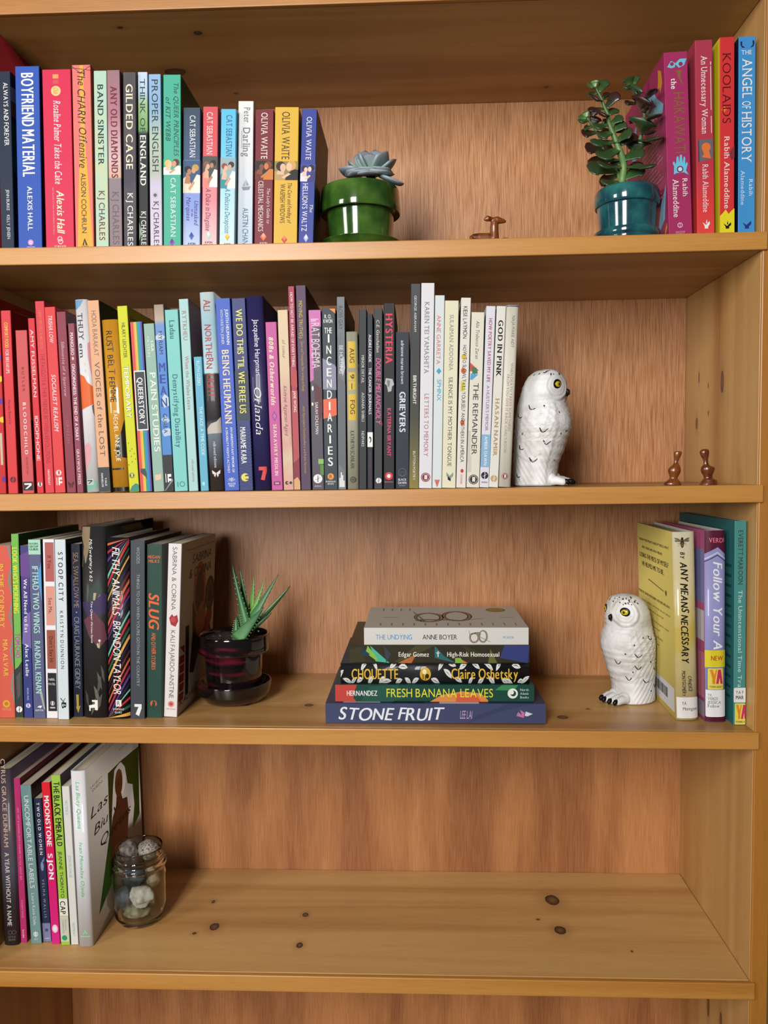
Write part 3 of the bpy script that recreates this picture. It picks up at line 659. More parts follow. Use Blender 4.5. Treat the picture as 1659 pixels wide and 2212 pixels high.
book('hakawati', 1, .010, .150, (1445, 1496.5, 1434.5, 1484, 111.6), 'a83264', 'thick raspberry paperback with a pale blue hand, behind the jade plant', orn + hand + [
 ('T', 'HAKAWATI', 199, 330, .58, .46, '8a6438'), ('T', 'the', 168, 191, .38, .22, W, 'sb'), ('P', [(.5, 151), (.74, 151), (.66, 165), (.8, 186), (.7, 178), (.58, 166)], '8a6438'), ('T', 'Rabih', 385, 425, .74, .2, W, 's'), ('T', 'Alameddine', 386, 469, .34, .24, W, 's'), ('O', 487, .48, .11, .03, 'f0c8d8'), ('R', 483, 491, .47, .49, 'f0c8d8'), ('H', 'ANCHOR', 502, .48, .42, 4, 'e0a8bc', 's'), ('H', 'BOOKS', 507, .48, .34, 4, 'e0a8bc', 's')],
 faceprints=[('L', [('P', [(.86, .96), (.93, .93), (.95, .86), (.9, .82), (.88, .86), (.84, .85), (.86, .9)], 'dd9a34'), ('P', [(.5, .88), (.62, .93), (.72, .9), (.82, .82), (.96, .74), (.94, .7), (.8, .72), (.7, .76), (.6, .8)], '7cb8d0'), ('P', [(.03, .8), (.1, .9), (.13, .85), (.1, .72), (.05, .72)], 'dd9a34'), ('P', [(.12, .6), (.2, .8), (.3, .85), (.28, .7), (.22, .55)], '7cb8d0'), ('P', [(.6, .8), (.7, .86), (.8, .78), (.72, .8)], '5a2a5a'), ('P', [(.75, .05), (.85, .22), (.97, .3), (.92, .12)], '7cb8d0'), ('P', [(.9, 0.01), (.97, .06), (.96, .09), (.91, .05)], 'dd9a34'), ('T', 'Stunning', .4, .84, .72, .03, 'f0e0e8', 's')] + lines)], group=G1c)
book('woman', 1, .012, .140, (1507, 1544, 1501, 1539, 86.5), 'c23a4a', 'rose-red paperback with a grey plaque and an orange head silhouette', [
 ('T', 'An Unnecessary Woman', 120, 288, .5, .34, 'f8eef0', 's'), ('R', 133, 140, .86, .9, W), ('R', 143, 237, .86, .89, W), ('R', 250, 287, .86, .89, W), ('P', [(.08, 301), (.94, 299), (.94, 341), (.1, 349)], '6c6a72'), ('P', [(.1, 301), (.16, 301), (.18, 347), (.1, 349)], '48464e'), ('E', 317, .56, .26, .26, 'e8783c'), ('P', [(.4, 322), (.7, 322), (.78, 334), (.82, 342), (.3, 338), (.44, 332), (.34, 322)], 'e8783c'),
 ('T', 'Rabih Alameddine', 354, 458, .5, .32, 'f8e4e4', 's'), ('P', [(.3, 480), (.5, 486), (.7, 478), (.72, 484), (.62, 490), (.62, 494), (.42, 494), (.42, 489)], W), ('P', [(.48, 482), (.55, 474), (.58, 483)], W)], side='b43848',
 grad=[(86, 'b03e54'), (350, 'c03a4a'), (400, 'd23e48'), (440, 'e04040'), (510, 'e84a48')], group=G1c)
book('koolaids', 1, .012, .128, (1554.7, 1586.5, 1555.5, 1586.5, 80.4), 'd8383a', 'red paperback with bright yellow foot and side, reading KOOLAIDS in thin dark capitals', [
 ('P', [(0, 466), (.2, 460), (.4, 452), (.6, 462), (.8, 455), (1, 450), (1, 520), (0, 520)], 'ecdc2c'), ('P', [(.1, 236), (.3, 228), (.5, 234), (.3, 242)], 'e8783c'), ('P', [(.6, 330), (1, 312), (1, 340), (.8, 346)], '8a3040'), ('T', 'KOOLAIDS', 114, 265, .46, .56, '4a0c10', 'sl'), ('T', 'Rabih Alameddine', 293, 450, .48, .34, 'f8f0ec', 's'), ('P', [(.24, 482), (.5, 488), (.76, 480), (.78, 486), (.64, 490), (.64, 494), (.4, 494), (.4, 490)], K), ('P', [(.48, 484), (.55, 476), (.58, 485)], K)], opp='ecdc2c', mottle=None, group=G1c)
book('angel', 1, .012, .125, (1594.4, 1630.7, 1595.8, 1632.8, 79.8), '4597d8', 'bright blue paperback with two small dark horns, last on the top row', [
 ('P', [(.1, 90), (.2, 89), (.2, 98), (.38, 103), (.2, 103), (.1, 97)], '222a50'), ('P', [(.9, 88), (.8, 88), (.82, 97), (.66, 103), (.86, 101), (.92, 95)], '222a50'), ('H', 'THE', 113, .46, .6, 9, 'f0f6fa', 's'), ('T', 'ANGEL', 126, 211, .5, .56, W, 's'), ('T', 'OF', 218, 234, .46, .5, W, 's'), ('T', 'HISTORY', 240, 350, .48, .56, W, 's'), ('T', 'Rabih', 386, 423, .74, .22, 'd8eefa', 's'), ('T', 'Alameddine', 367, 442, .26, .22, 'd8eefa', 's'), ('P', [(.26, 480), (.5, 486), (.76, 477), (.78, 484), (.64, 489), (.64, 494), (.4, 494), (.4, 489)], '2a3a80')], opp='14203c', group=G1c)

# ------------------------------------------------------------------ second row
G2 = 'books standing in the second row'
fl = [('D', y, c, .15, col) for y, col, c in ((772, '6a3090', .92), (818, 'e8c02c', .9), (866, '6a3090', .92), (906, 'e8c02c', .95), (1035, '6a3090', .95))]
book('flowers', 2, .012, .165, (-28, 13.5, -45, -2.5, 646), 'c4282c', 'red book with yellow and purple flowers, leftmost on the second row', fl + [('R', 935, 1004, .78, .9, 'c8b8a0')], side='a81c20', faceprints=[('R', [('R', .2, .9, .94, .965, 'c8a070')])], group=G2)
def row(key, q, color, label, prints, d=.135, ys=.014, **kw): book(key, 2, ys, d, q, color, label, prints, group=G2, **kw)
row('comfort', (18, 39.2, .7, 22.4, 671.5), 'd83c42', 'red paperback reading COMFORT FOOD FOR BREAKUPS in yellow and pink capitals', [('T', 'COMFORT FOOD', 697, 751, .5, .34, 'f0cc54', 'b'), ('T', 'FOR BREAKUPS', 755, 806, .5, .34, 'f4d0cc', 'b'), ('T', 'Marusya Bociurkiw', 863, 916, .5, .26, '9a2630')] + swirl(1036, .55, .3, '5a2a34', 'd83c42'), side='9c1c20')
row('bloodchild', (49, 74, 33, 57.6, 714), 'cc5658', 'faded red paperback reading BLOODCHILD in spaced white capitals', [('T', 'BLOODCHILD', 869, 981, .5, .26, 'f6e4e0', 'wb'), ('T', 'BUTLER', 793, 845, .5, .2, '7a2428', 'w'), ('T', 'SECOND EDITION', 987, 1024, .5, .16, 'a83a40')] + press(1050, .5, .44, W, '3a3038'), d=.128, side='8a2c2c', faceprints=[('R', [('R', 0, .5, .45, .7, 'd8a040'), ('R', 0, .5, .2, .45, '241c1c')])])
row('idiophone', (80, 95, 60.4, 73.8, 688), 'd4303a', 'thin red paperback reading IDIOPHONE in white capitals', [('T', 'IDIOPHONE', 898, 995, .5, .46, 'f6e2e2'), ('T', 'AMY FUSSELMAN', 712, 857, .5, .46, 'f6dada')] + badge(1046, .5, .34, W, '2a2a30'))
row('friends', (98, 117.6, 75, 95, 651), 'd63e48', 'red paperback with tightly set dark red title, taller than the red ones beside it', [('T', 'THE FAGGOTS & THEIR FRIENDS BETWEEN REVOLUTIONS', 763, 1000, .5, .44, '96202c', 'l'), ('T', 'LARRY MITCHELL & NED ASTA', 670, 754, .5, .3, 'ec8058', 's'), ('T', 'NIGHTBOAT', 1014, 1048, .5, .22, 'f4dcdc', 'b')])
row('socialist', (118.6, 142, 96.4, 118, 663.4), 'dd4044', 'bright red paperback reading SOCIALIST REALISM in white italic capitals', [('T', 'SOCIALIST REALISM', 808, 932, .5, .38, 'f8eaea', 'is'), ('T', 'TRISHA LOW', 682, 741, .5, .36, 'f8eaea', 'is')] + badge(1021, .46, .27, 'f6e8e8', 'c83a40') + [('R', 1031, 1048, .22, .28, W), ('R', 1031, 1036, .4, .75, W), ('R', 1040, 1044, .4, .75, W), ('R', 1031, 1048, .4, .52, W)])
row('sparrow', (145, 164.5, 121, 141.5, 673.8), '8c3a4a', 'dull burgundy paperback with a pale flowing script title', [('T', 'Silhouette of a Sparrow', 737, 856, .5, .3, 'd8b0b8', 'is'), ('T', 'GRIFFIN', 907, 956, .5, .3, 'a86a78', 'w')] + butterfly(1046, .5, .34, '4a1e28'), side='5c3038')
row('ongoing', (167, 180, 146, 160.7, 699), '8e4456', 'thin burgundy paperback reading ONGOINGNESS in small white capitals', [('T', 'ONGOINGNESS: THE END OF A DIARY', 786, 951, .5, .46, 'f2e2e4', 'b'), ('T', 'MANGUSO', 719, 767, .5, .46, 'f2e2e4', 'b'), ('E', 774, .5, .24, .16, 'ecd0a0'), ('T', 'GRAYWOLF PRESS', 970, 1046, .5, .42, 'ecd4d8', 'b')], d=.12)
row('thuy', (187.5, 213.5, 160.7, 187.5, 646.8), 'e0dfe2', 'white hardback with pastel blobs of blue, pink, orange and green', [('P', [(0, 648), (.7, 648), (.45, 660), (.1, 668), (0, 668)], '6c9cc4'), ('P', [(1, 736), (.8, 742), (.78, 770), (.9, 800), (1, 818)], 'd89aa0'), ('P', [(0, 806), (.4, 812), (.6, 824), (1, 834), (1, 872), (.5, 878), (0, 884)], 'e0662c'), ('P', [(1, 872), (.85, 876), (.9, 890), (1, 900)], '6c6a70'), ('P', [(0, 962), (.4, 955), (.62, 966), (.5, 990), (.2, 1008), (0, 1020)], 'dca0a4'), ('P', [(0, 1042), (.4, 1034), (.95, 1040), (.85, 1055), (0, 1062)], '7cb49c'), ('E', 785, .52, .12, .06, 'e4c8a0'), ('E', 800, .52, .1, .06, 'e4c8a0'),
 ('T', 'THUY', 676, 734, .35, .4, '20242c', 's'), ('T', 'em', 741, 772, .32, .36, '20242c', 's')] + press(1041, .32, .3, '3a4a48', 'b8c8c0'), hard=True, d=.14, coat=.3)
row('voices', (215, 239, 188, 213, 649), 'e2ac84', 'peach paperback reading VOICES OF THE LOST in spaced grey capitals', [('R', 1009, 1070, 0, 1, '3c4046'), ('T', 'VOICES of the LOST', 780, 985, .5, .42, '6a5248', 's'), ('T', 'HODA BARAKAT', 671, 768, .5, .4, '8a6a58'), ('T', 'YALE', 1032, 1050, .64, .16, W, 'b'), ('T', 'MARGELLOS', 1022, 1052, .34, .16, W, 'b')], side='1e4238')
row('rust', (243, 278, 218.6, 252.5, 690), 'd2942c', 'glossy amber hardback with rough black handwriting on its spine', [('P', [(1, 905), (.8, 930), (.45, 955), (.35, 985), (1, 990)], '26221e'), ('R', 1011, 1015, .05, .8, '2a2018'), ('R', 1053, 1070, 0, 1, '1c1a1a'), ('T', 'RUST BELT FEMME', 714, 868, .42, .38, '241c14', 'j'), ('T', 'RAECHEL ANNE JOLIE', 886, 996, .5, .26, 'f6ecd8', 'j')], hard=True, coat=.8, rough=.25, d=.14)
row('temporary', (280, 300.8, 252.5, 274.4, 661), 'd2d41c', 'acid yellow paperback reading TEMPORARY in white outlined capitals', [('P', [(0, 1062), (.3, 1050), (.7, 1044), (1, 1048), (1, 1070), (0, 1070)], '3c8c78')] + [('R', y, y+3, c, c+.06, '5a5a14') for y, c in ((955, .2), (968, .5), (972, .3), (978, .7), (984, .4), (990, .8), (996, .45), (1002, .1))] + [('T', 'TEMPORARY', 788, 903, .5, .5, '6a6a20', 'x'), ('T', 'HILARY LEICHTER', 697, 772, .5, .34, '5a5a18'), ('T', 'TEMPORARY', 789, 902, .5, .46, 'f6f6ec', 'b')] + badge(1027, .36, .27, '2a3020', 'e0e4a0'), side='c8c41c', faceprints=[('R', [('T', 'In Temporary employment satire', .05, .5, .93, .02, '5a5418', 'b'), ('T', 'employment and more', .05, .4, .9, .02, '5a5418', 'b')])], d=.14)
rb = [('R', 690, 1070, a, b, c) for a, b, c in ((0, .26, 'd8504c'), (.26, .38, 'e8a848'), (.38, .5, 'dcc050'), (.5, .66, '3c9c6c'), (.66, .86, '3084c8'), (.86, 1, '5a3c88'))]
row('queerstory', (304, 329, 281, 306.5, 695), '5a3c88', 'rainbow-striped paperback with QUEERSTORY in a dark box', rb + [('R', 800, 929, .05, 1, W), ('R', 802.5, 926.5, .12, .94, '343a44'), ('T', 'QUEERSTORY', 815, 916, .52, .44, W, 'b'), ('P', [(.1, 1012), (.5, 1012), (.62, 1022), (.62, 1036), (.5, 1030), (.1, 1020)], '3a4a54')], side='553a80', d=.13)
row('pain', (332.6, 355, 309.5, 332.6, 699), '93b5a6', 'sage green paperback reading PAIN STUDIES in tall pale capitals', [('T', 'PAIN STUDIES', 803, 975, .58, .52, 'eef2ea', 's'), ('T', 'LISA', 737, 759, .72, .24, 'eef2ea', 'b'), ('T', 'OLSTEIN', 727, 770, .36, .24, 'd8e6dc'), ('P', [(.2, 1026), (.8, 1024), (.78, 1036), (.2, 1038)], 'e0c4a4')], d=.13)
row('mean', (356, 375.3, 331.5, 353, 658), '5c93d6', 'sky-coloured paperback with white clouds and stacked letters M E A N', [('P', [(0, 725), (.5, 718), (1, 728), (.7, 735), (0, 733)], 'b8ccdc'), ('P', [(.2, 862), (.6, 850), (1, 858), (1, 876), (.5, 880)], 'c0d2e2'), ('P', [(.1, 905), (.6, 896), (1, 908), (.6, 916)], 'b0c6dc'), ('P', [(.1, 930), (.5, 922), (1, 926), (1, 940), (.3, 942)], 'b4cade'), ('R', 982, 1070, 0, 1, '24262c'), ('P', [(.05, 1060), (.9, 1034), (1, 1038), (.1, 1066)], '8a8a8c'),
 ('V', 'MEAN', 783, 884, .5, .62, '24388c', 'b'), ('T', 'MYRIAM', 715, 764, .5, .38, '22306c'), ('T', 'GURBA', 893, 935, .5, .38, '22306c'), ('R', 1023, 1042, .2, .27, W)] + badge(1010, .38, .3, W, '2a2c32') + [('R', 1024, 1042, .42, .54, W), ('R', 1024, 1030, .42, .8, W), ('R', 1034, 1039, .42, .8, W)], grad=[(658, '9c8878'), (690, 'b8a898'), (702, '6a94cc'), (800, '4e86d2'), (985, '4a86cc'), (990, '24262c'), (1066, '24262c')], d=.14)
row('demyst', (377.5, 406, 355.5, 384, 669), '7ecbc6', 'aqua paperback reading Demystifying Disability in teal letters', [('T', 'Demystifying Disability', 808, 967, .5, .38, '1c6470', 'sb'), ('T', 'Ladau', 692, 731, .5, .4, '1c6470', 'b'), ('R', 1041, 1052, .24, .3, '2a7a84'), ('O', 1046, .6, .2, .05, '2a7a84')], d=.14)
row('whales', (409, 428, 385.6, 406.5, 646), 'a9d2d0', 'pale teal paperback with reddish lettering and a maroon side', [('T', 'When the Whales Leave', 768, 884, .52, .36, '9a6066', 's'), ('T', 'RYTKHEU', 671, 735, .5, .42, '9a7478', 's'), ('T', 'milkweed editions', 992, 1040, .56, .24, 'b87c80')], side='5c1f2a', d=.14)
row('face', (434, 451, 418, 435.6, 771), '62b0cc', 'short thin turquoise paperback, lowest of the second row', [('T', 'THE FACE: A TIME CODE', 878, 983, .55, .38, 'd4ecee'), ('T', 'RUTH OZEKI', 780, 832, .5, .38, 'd8f0f2'), ('R', 1041, 1049, .25, .55, 'a8dce8')], d=.11)
row('northern', (453.6, 485, 431, 460.5, 630.7), 'b0d6e0', 'tall hardback, pale blue above and charcoal below, with hand-cut red capitals', [('P', [(0, 925), (.3, 914), (.7, 910), (1, 900), (1, 935), (0, 936)], 'c0b8b0'), ('T', 'NORTHERN', 700, 795, .45, .44, 'b03a38', 'jb'), ('T', 'LIGHT', 807, 858, .45, .44, 'b03a38', 'jb'), ('T', 'ALI', 647, 671, .45, .44, 'b03a38', 'jb'), ('T', 'milkweed editions', 953, 1010, .5, .2, 'd0d4d6')] + butterfly(1022, .5, .3, 'e4e0da'),
 grad=[(630, 'cfe2e4'), (700, 'a8d0de'), (804, 'bcd8e0'), (806, '3a3638'), (905, '37343a'), (930, '8c8682'), (940, '7c8a98'), (1000, '5c5a60'), (1015, '4a3c38'), (1064, '453a38')], hard=True, d=.14, coat=.15)
row('heumann', (486.5, 516.8, 464.5, 496.8, 644.5), '3d5fc2', 'bright blue paperback reading BEING HEUMANN in cream serif capitals', [('T', 'BEING HEUMANN', 755, 915, .5, .46, 'f0dcb0', 'sb'), ('T', 'JUDITH HEUMANN', 668, 744, .74, .2, 'e6ecf8', 'b'), ('T', 'WITH KRISTEN JOINER', 668, 743, .38, .18, 'd0dcf4'), ('T', 'A DISABILITY RIGHTS ACTIVIST', 922, 1022, .34, .15, 'e6ecf8', 'b'), ('T', 'AN UNREPENTANT MEMOIR OF', 922, 1021, .66, .15, 'e6ecf8', 'b'), ('H', 'BEACON', 1045, .5, .5, 4, 'e6ecf8', 'b'), ('H', 'PRESS', 1050, .5, .36, 4, 'e6ecf8', 'b')] + [('P', [(.5, 1041), (.5+.3*cos(a)-.03, 1041-9*sin(a)), (.5+.3*cos(a)+.03, 1041-9*sin(a))], 'f0f2f8') for a in (.2, .7, 1.2, 1.57, 2, 2.45, 2.95)], d=.14)
st = [('P', [(0, y), (1, y+14), (1, y+17), (0, y+3)], '28306c') for y in range(912, 1050, 7)]
row('free', (519, 546, 499.5, 529.8, 644.5), '343f7a', "dark blue paperback reading WE DO THIS 'TIL WE FREE US in yellow capitals", [('R', 800, 908, 0, 1, '2c3850')] + st + [('D', 1031, .45, .3, 'e4d860'), ('D', 1031, .6, .2, '38427e'), ('R', 1029, 1034, .3, .7, 'e4d860'), ('T', "WE DO THIS 'TIL WE FREE US", 668, 892, .5, .46, 'eae46c', 'b'), ('T', 'MARIAME KABA', 922, 1001, .42, .4, 'f2f2f0', 'b')], d=.14)
row('orlanda', (550, 586.5, 531, 566, 639), '302c5c', 'thick midnight blue hardback with a swirling white script title', [('T', 'Orlanda', 836, 938, .45, .42, W, 'isl'), ('T', 'Jacqueline Harpman', 689, 809, .55, .3, 'eceaf4')] + [('R', 1008, 1016, .3, .78, 'd84038'), ('P', [(.78, 1008), (.78, 1018), (.62, 1038), (.4, 1036), (.55, 1016)], 'd84038')], hard=True, d=.15, side='1c1626', coat=.2)
row('808s', (587.6, 611, 573, 597, 696), 'c5589c', 'hot pink paperback with a small purple diamond and cream chunky lettering', [('T', '808s & Otherworlds', 728, 875, .45, .4, 'f0e0bc', 'ixs'), ('P', [(.5, 887), (.75, 898), (.5, 909), (.25, 898)], '8a3c8c'), ('P', [(.5, 891), (.66, 898), (.5, 905), (.34, 898)], 'c868a8'), ('T', 'SEAN AVERY MEDLIN', 916, 1028, .5, .3, 'ecd4c0', 'xs'), ('R', 1040, 1048, .2, .8, '6a2850'), ('R', 1042, 1046, .32, .68, 'c8a0b8')], d=.13)
row('colour', (613, 635, 599.6, 621, 670), 'dcc6a0', 'cream and pink paperback with thin black handwriting', [('T', 'of colour', 734, 774, .5, .3, '2a2422', 'ijl'), ('T', 'Kathrine Agyeman Agard', 833, 941, .5, .34, '2a2422', 'ijl'), ('D', 1043, .34, .18, '4a1c24'), ('D', 1043, .42, .08, 'd8a0a0'), ('D', 1043, .72, .14, '2a2a2c')], grad=[(670, 'dfcba4'), (800, 'dcc4a4'), (870, 'd89a98'), (960, 'd49a94'), (990, 'd8c0a0'), (1030, 'd8a494'), (1064, 'd49c8c')], mottle=('e0c8a8', 60, .5), d=.135)
row('afraid', (636.7, 648, 621.5, 636, 619), 'a83c58', 'tall thin berry-red paperback reading HOW TO NOT BE AFRAID OF EVERYTHING', [('P', [(0, 790), (1, 800), (1, 836), (0, 832)], 'b8444c'), ('R', 843, 1070, 0, 1, 'b64c54'), ('P', [(0, 1000), (1, 988), (1, 1064), (0, 1064)], '8a2c40'), ('P', [(0, 1036), (.6, 1030), (1, 1040), (1, 1062), (0, 1062)], 'd8a878'), ('T', 'HOW TO NOT BE AFRAID OF EVERYTHING', 632, 791, .5, .42, 'f0dcd8', 'b'), ('T', 'JANE WONG', 843, 889, .55, .42, 'f0dcd8', 'b')], d=.14)
row('truths', (650.6, 672, 639, 660, 617), '553f5c', 'tall grape-coloured paperback with small mustard lettering', [('T', 'MOVING TRUTH(S):', 650, 731, .42, .34, 'd0b840'), ('T', 'Queer and Transgender Desi writings on Family', 736, 844, .5, .26, 'b89c48'), ('T', 'with Aparajeeta Duttchoudhury and Rukie Hartman', 876, 1022, .5, .24, 'b89c48')], side='38202c', faceprints=[('R', [('R', .55, 1, 0, 1, 'a8481c')])], d=.15)
row('bohemia', (675.5, 700, 666.5, 692.5, 670), '54505c', 'pink-topped smoky grey paperback with a broken white display title', [('P', [(0, 670), (1, 670), (1, 706), (.5, 706), (.35, 740), (.3, 820), (0, 824)], 'd072b4'), ('P', [(.2, 706), (.7, 706), (.9, 760), (.8, 800), (.4, 800)], '6c5468'), ('E', 838, .2, .2, .08, 'e8f0f4'), ('E', 872, .16, .14, .08, 'f0e8d0'), ('R', 991, 1002, .55, 1, '88c060'), ('R', 1004, 1026, .7, 1, '5c8c40'), ('P', [(.3, 826), (1, 840), (1, 890), (.4, 930)], '5c2c34'), ('R', 689, 691, .16, .8, 'f0d4e4'), ('R', 692.5, 694.5, .16, .6, 'f0d4e4'), ('T', 'RAT BOHEMIA', 698, 795, .52, .7, 'f4ecf2', 'l'), ('T', 'SARAH SCHULMAN', 868, 937, .5, .26, 'f0eef0')] + swirl(1034, .48, .38, 'f0f0f0', '54505c') + [('H', 'ARSENAL', 1050, .48, .6, 3, 'd8d8dc')], d=.14)
row('incend', (702, 729, 694.5, 724.5, 667), '343f48', 'slate paperback with white capitals stacked letter by letter and an orange corner', [('P', [(.55, 667), (1, 667), (1, 678)], 'e8962c'), ('P', [(0, 773), (.9, 788), (1, 792), (1, 842), (0, 840)], '8c8ca4'), ('P', [(0, 862), (1, 860), (1, 896), (0, 904)], 'e8694c'), ('V', 'INCENDIARIES', 722, 1012, .48, .36, 'f2f2ee', 'b'), ('H', 'THE', 714, .45, .56, 12, 'f2f2ee', 'b'), ('H', 'R. O.', 684, .45, .5, 8, 'f2f2ee', 'b'), ('H', 'KWON', 694, .45, .66, 8, 'f2f2ee', 'b'), ('D', 1029, .48, .24, 'e89a3c'), ('H', 'R', 1029, .48, .2, 7, '343f48'), ('H', 'RIVERHEAD', 1040, .48, .74, 3.4, 'e6e6e4', 'b'), ('H', 'BOOKS', 1045, .48, .46, 3.4, 'e6e6e4', 'b')], d=.14)
row('holding', (731, 747.5, 727.5, 744.5, 642), '7d828a', 'tall grey paperback with a woodgrain-like photograph and BE HOLDING in pale thin capitals', [('P', [(.5, 775), (.9, 770), (1, 795), (.7, 812), (.4, 800)], 'b0b4ba'), ('R', 897, 972, .78, .98, 'e4e4e6'), ('P', [(0, 806), (1, 830), (1, 1020), (0, 1000)], '666a72'), ('T', 'BE HOLDING', 746, 806, .5, .5, 'eceef0', 'l'), ('T', 'ROSS GAY', 662, 712, .45, .5, '2c2e34', 'l')] + [('R', 1052-k, 1052, .16+i*.17, .3+i*.17, 'eef0f2') for i, k in enumerate((20, 32, 26, 14))], mottle=('5c6068', 30, .6), d=.145, side='4a3426')
row('aug', (751.4, 775, 747.5, 772, 717), 'a9a894', 'grey cloth hardback with three gold foil labels reading AUG 9 - FOG', [('R', 738, 795, .14, .82, 'dcb83c'), ('R', 804, 821, .14, .82, 'dcb83c'), ('R', 822.5, 842, .14, .82, 'dcb83c'), ('R', 851, 907, .14, .82, 'dcb83c'), ('T', 'AUG', 752, 784, .5, .4, '4a3a20', 'b'), ('T', 'FOG', 864, 894, .5, .4, '4a3a20', 'b'), ('T', '9', 808, 818, .5, .36, '4a3a20', 'b'), ('R', 828, 840, .42, .5, '4a3a20'), ('T', 'KATHRYN SCANLAN', 930, 1011, .45, .36, '3c3a34', 'b'), ('O', 1036, .5, .28, .09, '3c3c38'), ('D', 1036, .5, .14, '4c4c46')], hard=True, d=.12)
row('minor', (776, 792, 775.3, 791.8, 668.5), '2e3136', 'thin black paperback reading MINOR DETAIL in typewriter capitals', [('T', 'MINOR DETAIL', 767, 827, .5, .34, 'd6d8da', 's'), ('T', 'ADANIA SHIBLI', 847, 910, .52, .34, 'd6d8da', 's'), ('T', 'NDP1482', 930, 964, .5, .34, 'd6d8da', 's')], d=.13)
row('cancer', (793.8, 805.2, 793, 805.4, 679), '232a36', 'very thin blue-black paperback with a small white penguin square', [('R', 933, 965, .04, .98, 'f2f2f0'), ('E', 949, .5, .55, .24, '22262c'), ('E', 950, .42, .35, .13, 'f2f2f0'), ('T', 'THE CANCER JOURNALS', 794, 894, .5, .46, 'eceef0', 'b'), ('T', 'AUDRE LORDE', 723, 782, .5, .46, 'eceef0', 'b'), ('T', 'PENGUIN CLASSICS', 977, 1052, .5, .24, '7a4438')], d=.12)
row('melancholy', (808.2, 826, 808.6, 826, 667), '3c3d40', 'dark grey paperback reading DOUBLE MELANCHOLY in slanted pink capitals', [('P', [(.7, 900), (1, 914), (1, 920), (.8, 912)], '8a3050'), ('T', 'DOUBLE MELANCHOLY', 773, 916, .5, .58, 'dc68a0', 'ib'), ('T', 'C.E. Gatchalian', 692, 761, .45, .34, 'e6e6e6', 'is')] + swirl(1038, .55, .34, 'ececec', '3c3d40'), d=.135)
row('hysteria', (829, 851.7, 828.7, 853, 655.8), '232227', 'black paperback reading HYSTERIA in blocky red capitals', [('P', [(.2, 816), (.8, 818), (.96, 830), (.76, 834), (.7, 844), (.4, 846), (.3, 832), (.1, 828)], 'b8b8ba'), ('P', [(.3, 820), (.6, 822), (.5, 836), (.34, 832)], '7c7c80'), ('T', 'HYSTERIA', 678, 785, .48, .62, 'e83c58', 'x'), ('T', 'KATERINA BRYANT', 881, 985, .5, .34, 'e84878', 'b'), ('D', 1028, .48, .36, 'dc3848')] + [('P', [(.48+.2*cos(a), 1028-5*sin(a)), (.48+.2*cos(a+2.1), 1028-5*sin(a+2.1)), (.48+.2*cos(a+4.2), 1028-5*sin(a+4.2))], 'f4f0ee') for a in (0, .5, 1, 1.5)] + [('H', 'NEWSOUTH', 1041, .48, .76, 2.6, 'd8a0a4')], d=.14, opp=None, side='5a4430')
row('grievers', (855, 883.2, 855, 884.2, 718), '2b3240', 'dark navy paperback with GRIEVERS in big white capitals, shorter than its neighbours', [('T', 'GRIEVERS', 846, 933, .5, .44, 'dfe4ee', 'x'), ('T', 'adrienne maree brown', 736, 829, .5, .24, 'e8eaf0'), ('O', 1020, .5, .3, .03, '6a7280'), ('O', 1024, .42, .2, .02, '5a6270'), ('O', 1024, .58, .2, .02, '5a6270'), ('H', 'BLACK', 1036, .5, .62, 5, 'e8eaf0', 'b'), ('H', 'DAWN', 1043, .5, .62, 5, 'e8eaf0', 'b'), ('H', 'SERIES', 1049, .5, .5, 2.5, '9aa0aa')], d=.12)
row('birthright', (884, 904, 887.8, 909, 613.8), '4a4c4c', 'tall dark paperback fading to olive gold at its foot', [('T', 'BIRTHRIGHT', 810, 872, .48, .34, 'f0f0ea', 'b'), ('T', 'GEORGE ABRAHAM', 639, 716, .48, .24, 'e0e0dc'), ('T', 'BUTTON POETRY', 974, 1037, .5, .24, 'ece8d8')], grad=[(613, '4a4e52'), (760, '3e4042'), (900, '48483e'), (980, '6c6642'), (1062, '8e8040')], d=.145)
row('letters', (905, 933, 910.6, 938.7, 612), 'e4e3ea', 'tallest white paperback of the second row, LETTERS TO MEMORY in thin red capitals', [('T', 'LETTERS TO MEMORY', 849, 986, .5, .32, 'b06874', 's'), ('T', 'KAREN TEI YAMASHITA', 652, 806, .45, .34, '7c7c88', 's')] + badge(1031, .5, .36, '7c2434', 'e8dcdc'), d=.15)
row('sphinx', (934.3, 953.9, 940, 961, 638.7), 'dde5e6', 'pale grey-white paperback with a small blue diamond between coral and blue words', [('T', 'SPHINX', 819, 865, .55, .42, '4aa4c4'), ('T', 'ANNE GARRETA', 681, 786, .42, .42, 'e07c70'), ('P', [(.5, 794), (.78, 801), (.5, 808), (.22, 801)], '4aa8c8')] + [('P', [(.2+.1*k, 1036), (.28+.1*k, 1036), (.52, 1052), (.47, 1052)], 'd86c60') for k in range(6)], d=.13)
row('silence', (955, 984.4, 961.8, 991, 650), 'e8e4c8', 'ivory paperback reading SILENCE IS MY MOTHER TONGUE in dark serif capitals', [('T', 'SILENCE IS MY MOTHER TONGUE', 814, 1007, .5, .28, '4a4a46', 's'), ('T', 'SULAIMAN ADDONIA', 680, 800, .5, .28, '90908a', 's'), ('P', [(.3, 1020), (.55, 1028), (.8, 1020), (.8, 1028), (.55, 1036), (.3, 1028)], '8aa098'), ('P', [(.4, 1028), (.62, 1034), (.62, 1040), (.4, 1036)], K)], d=.14)
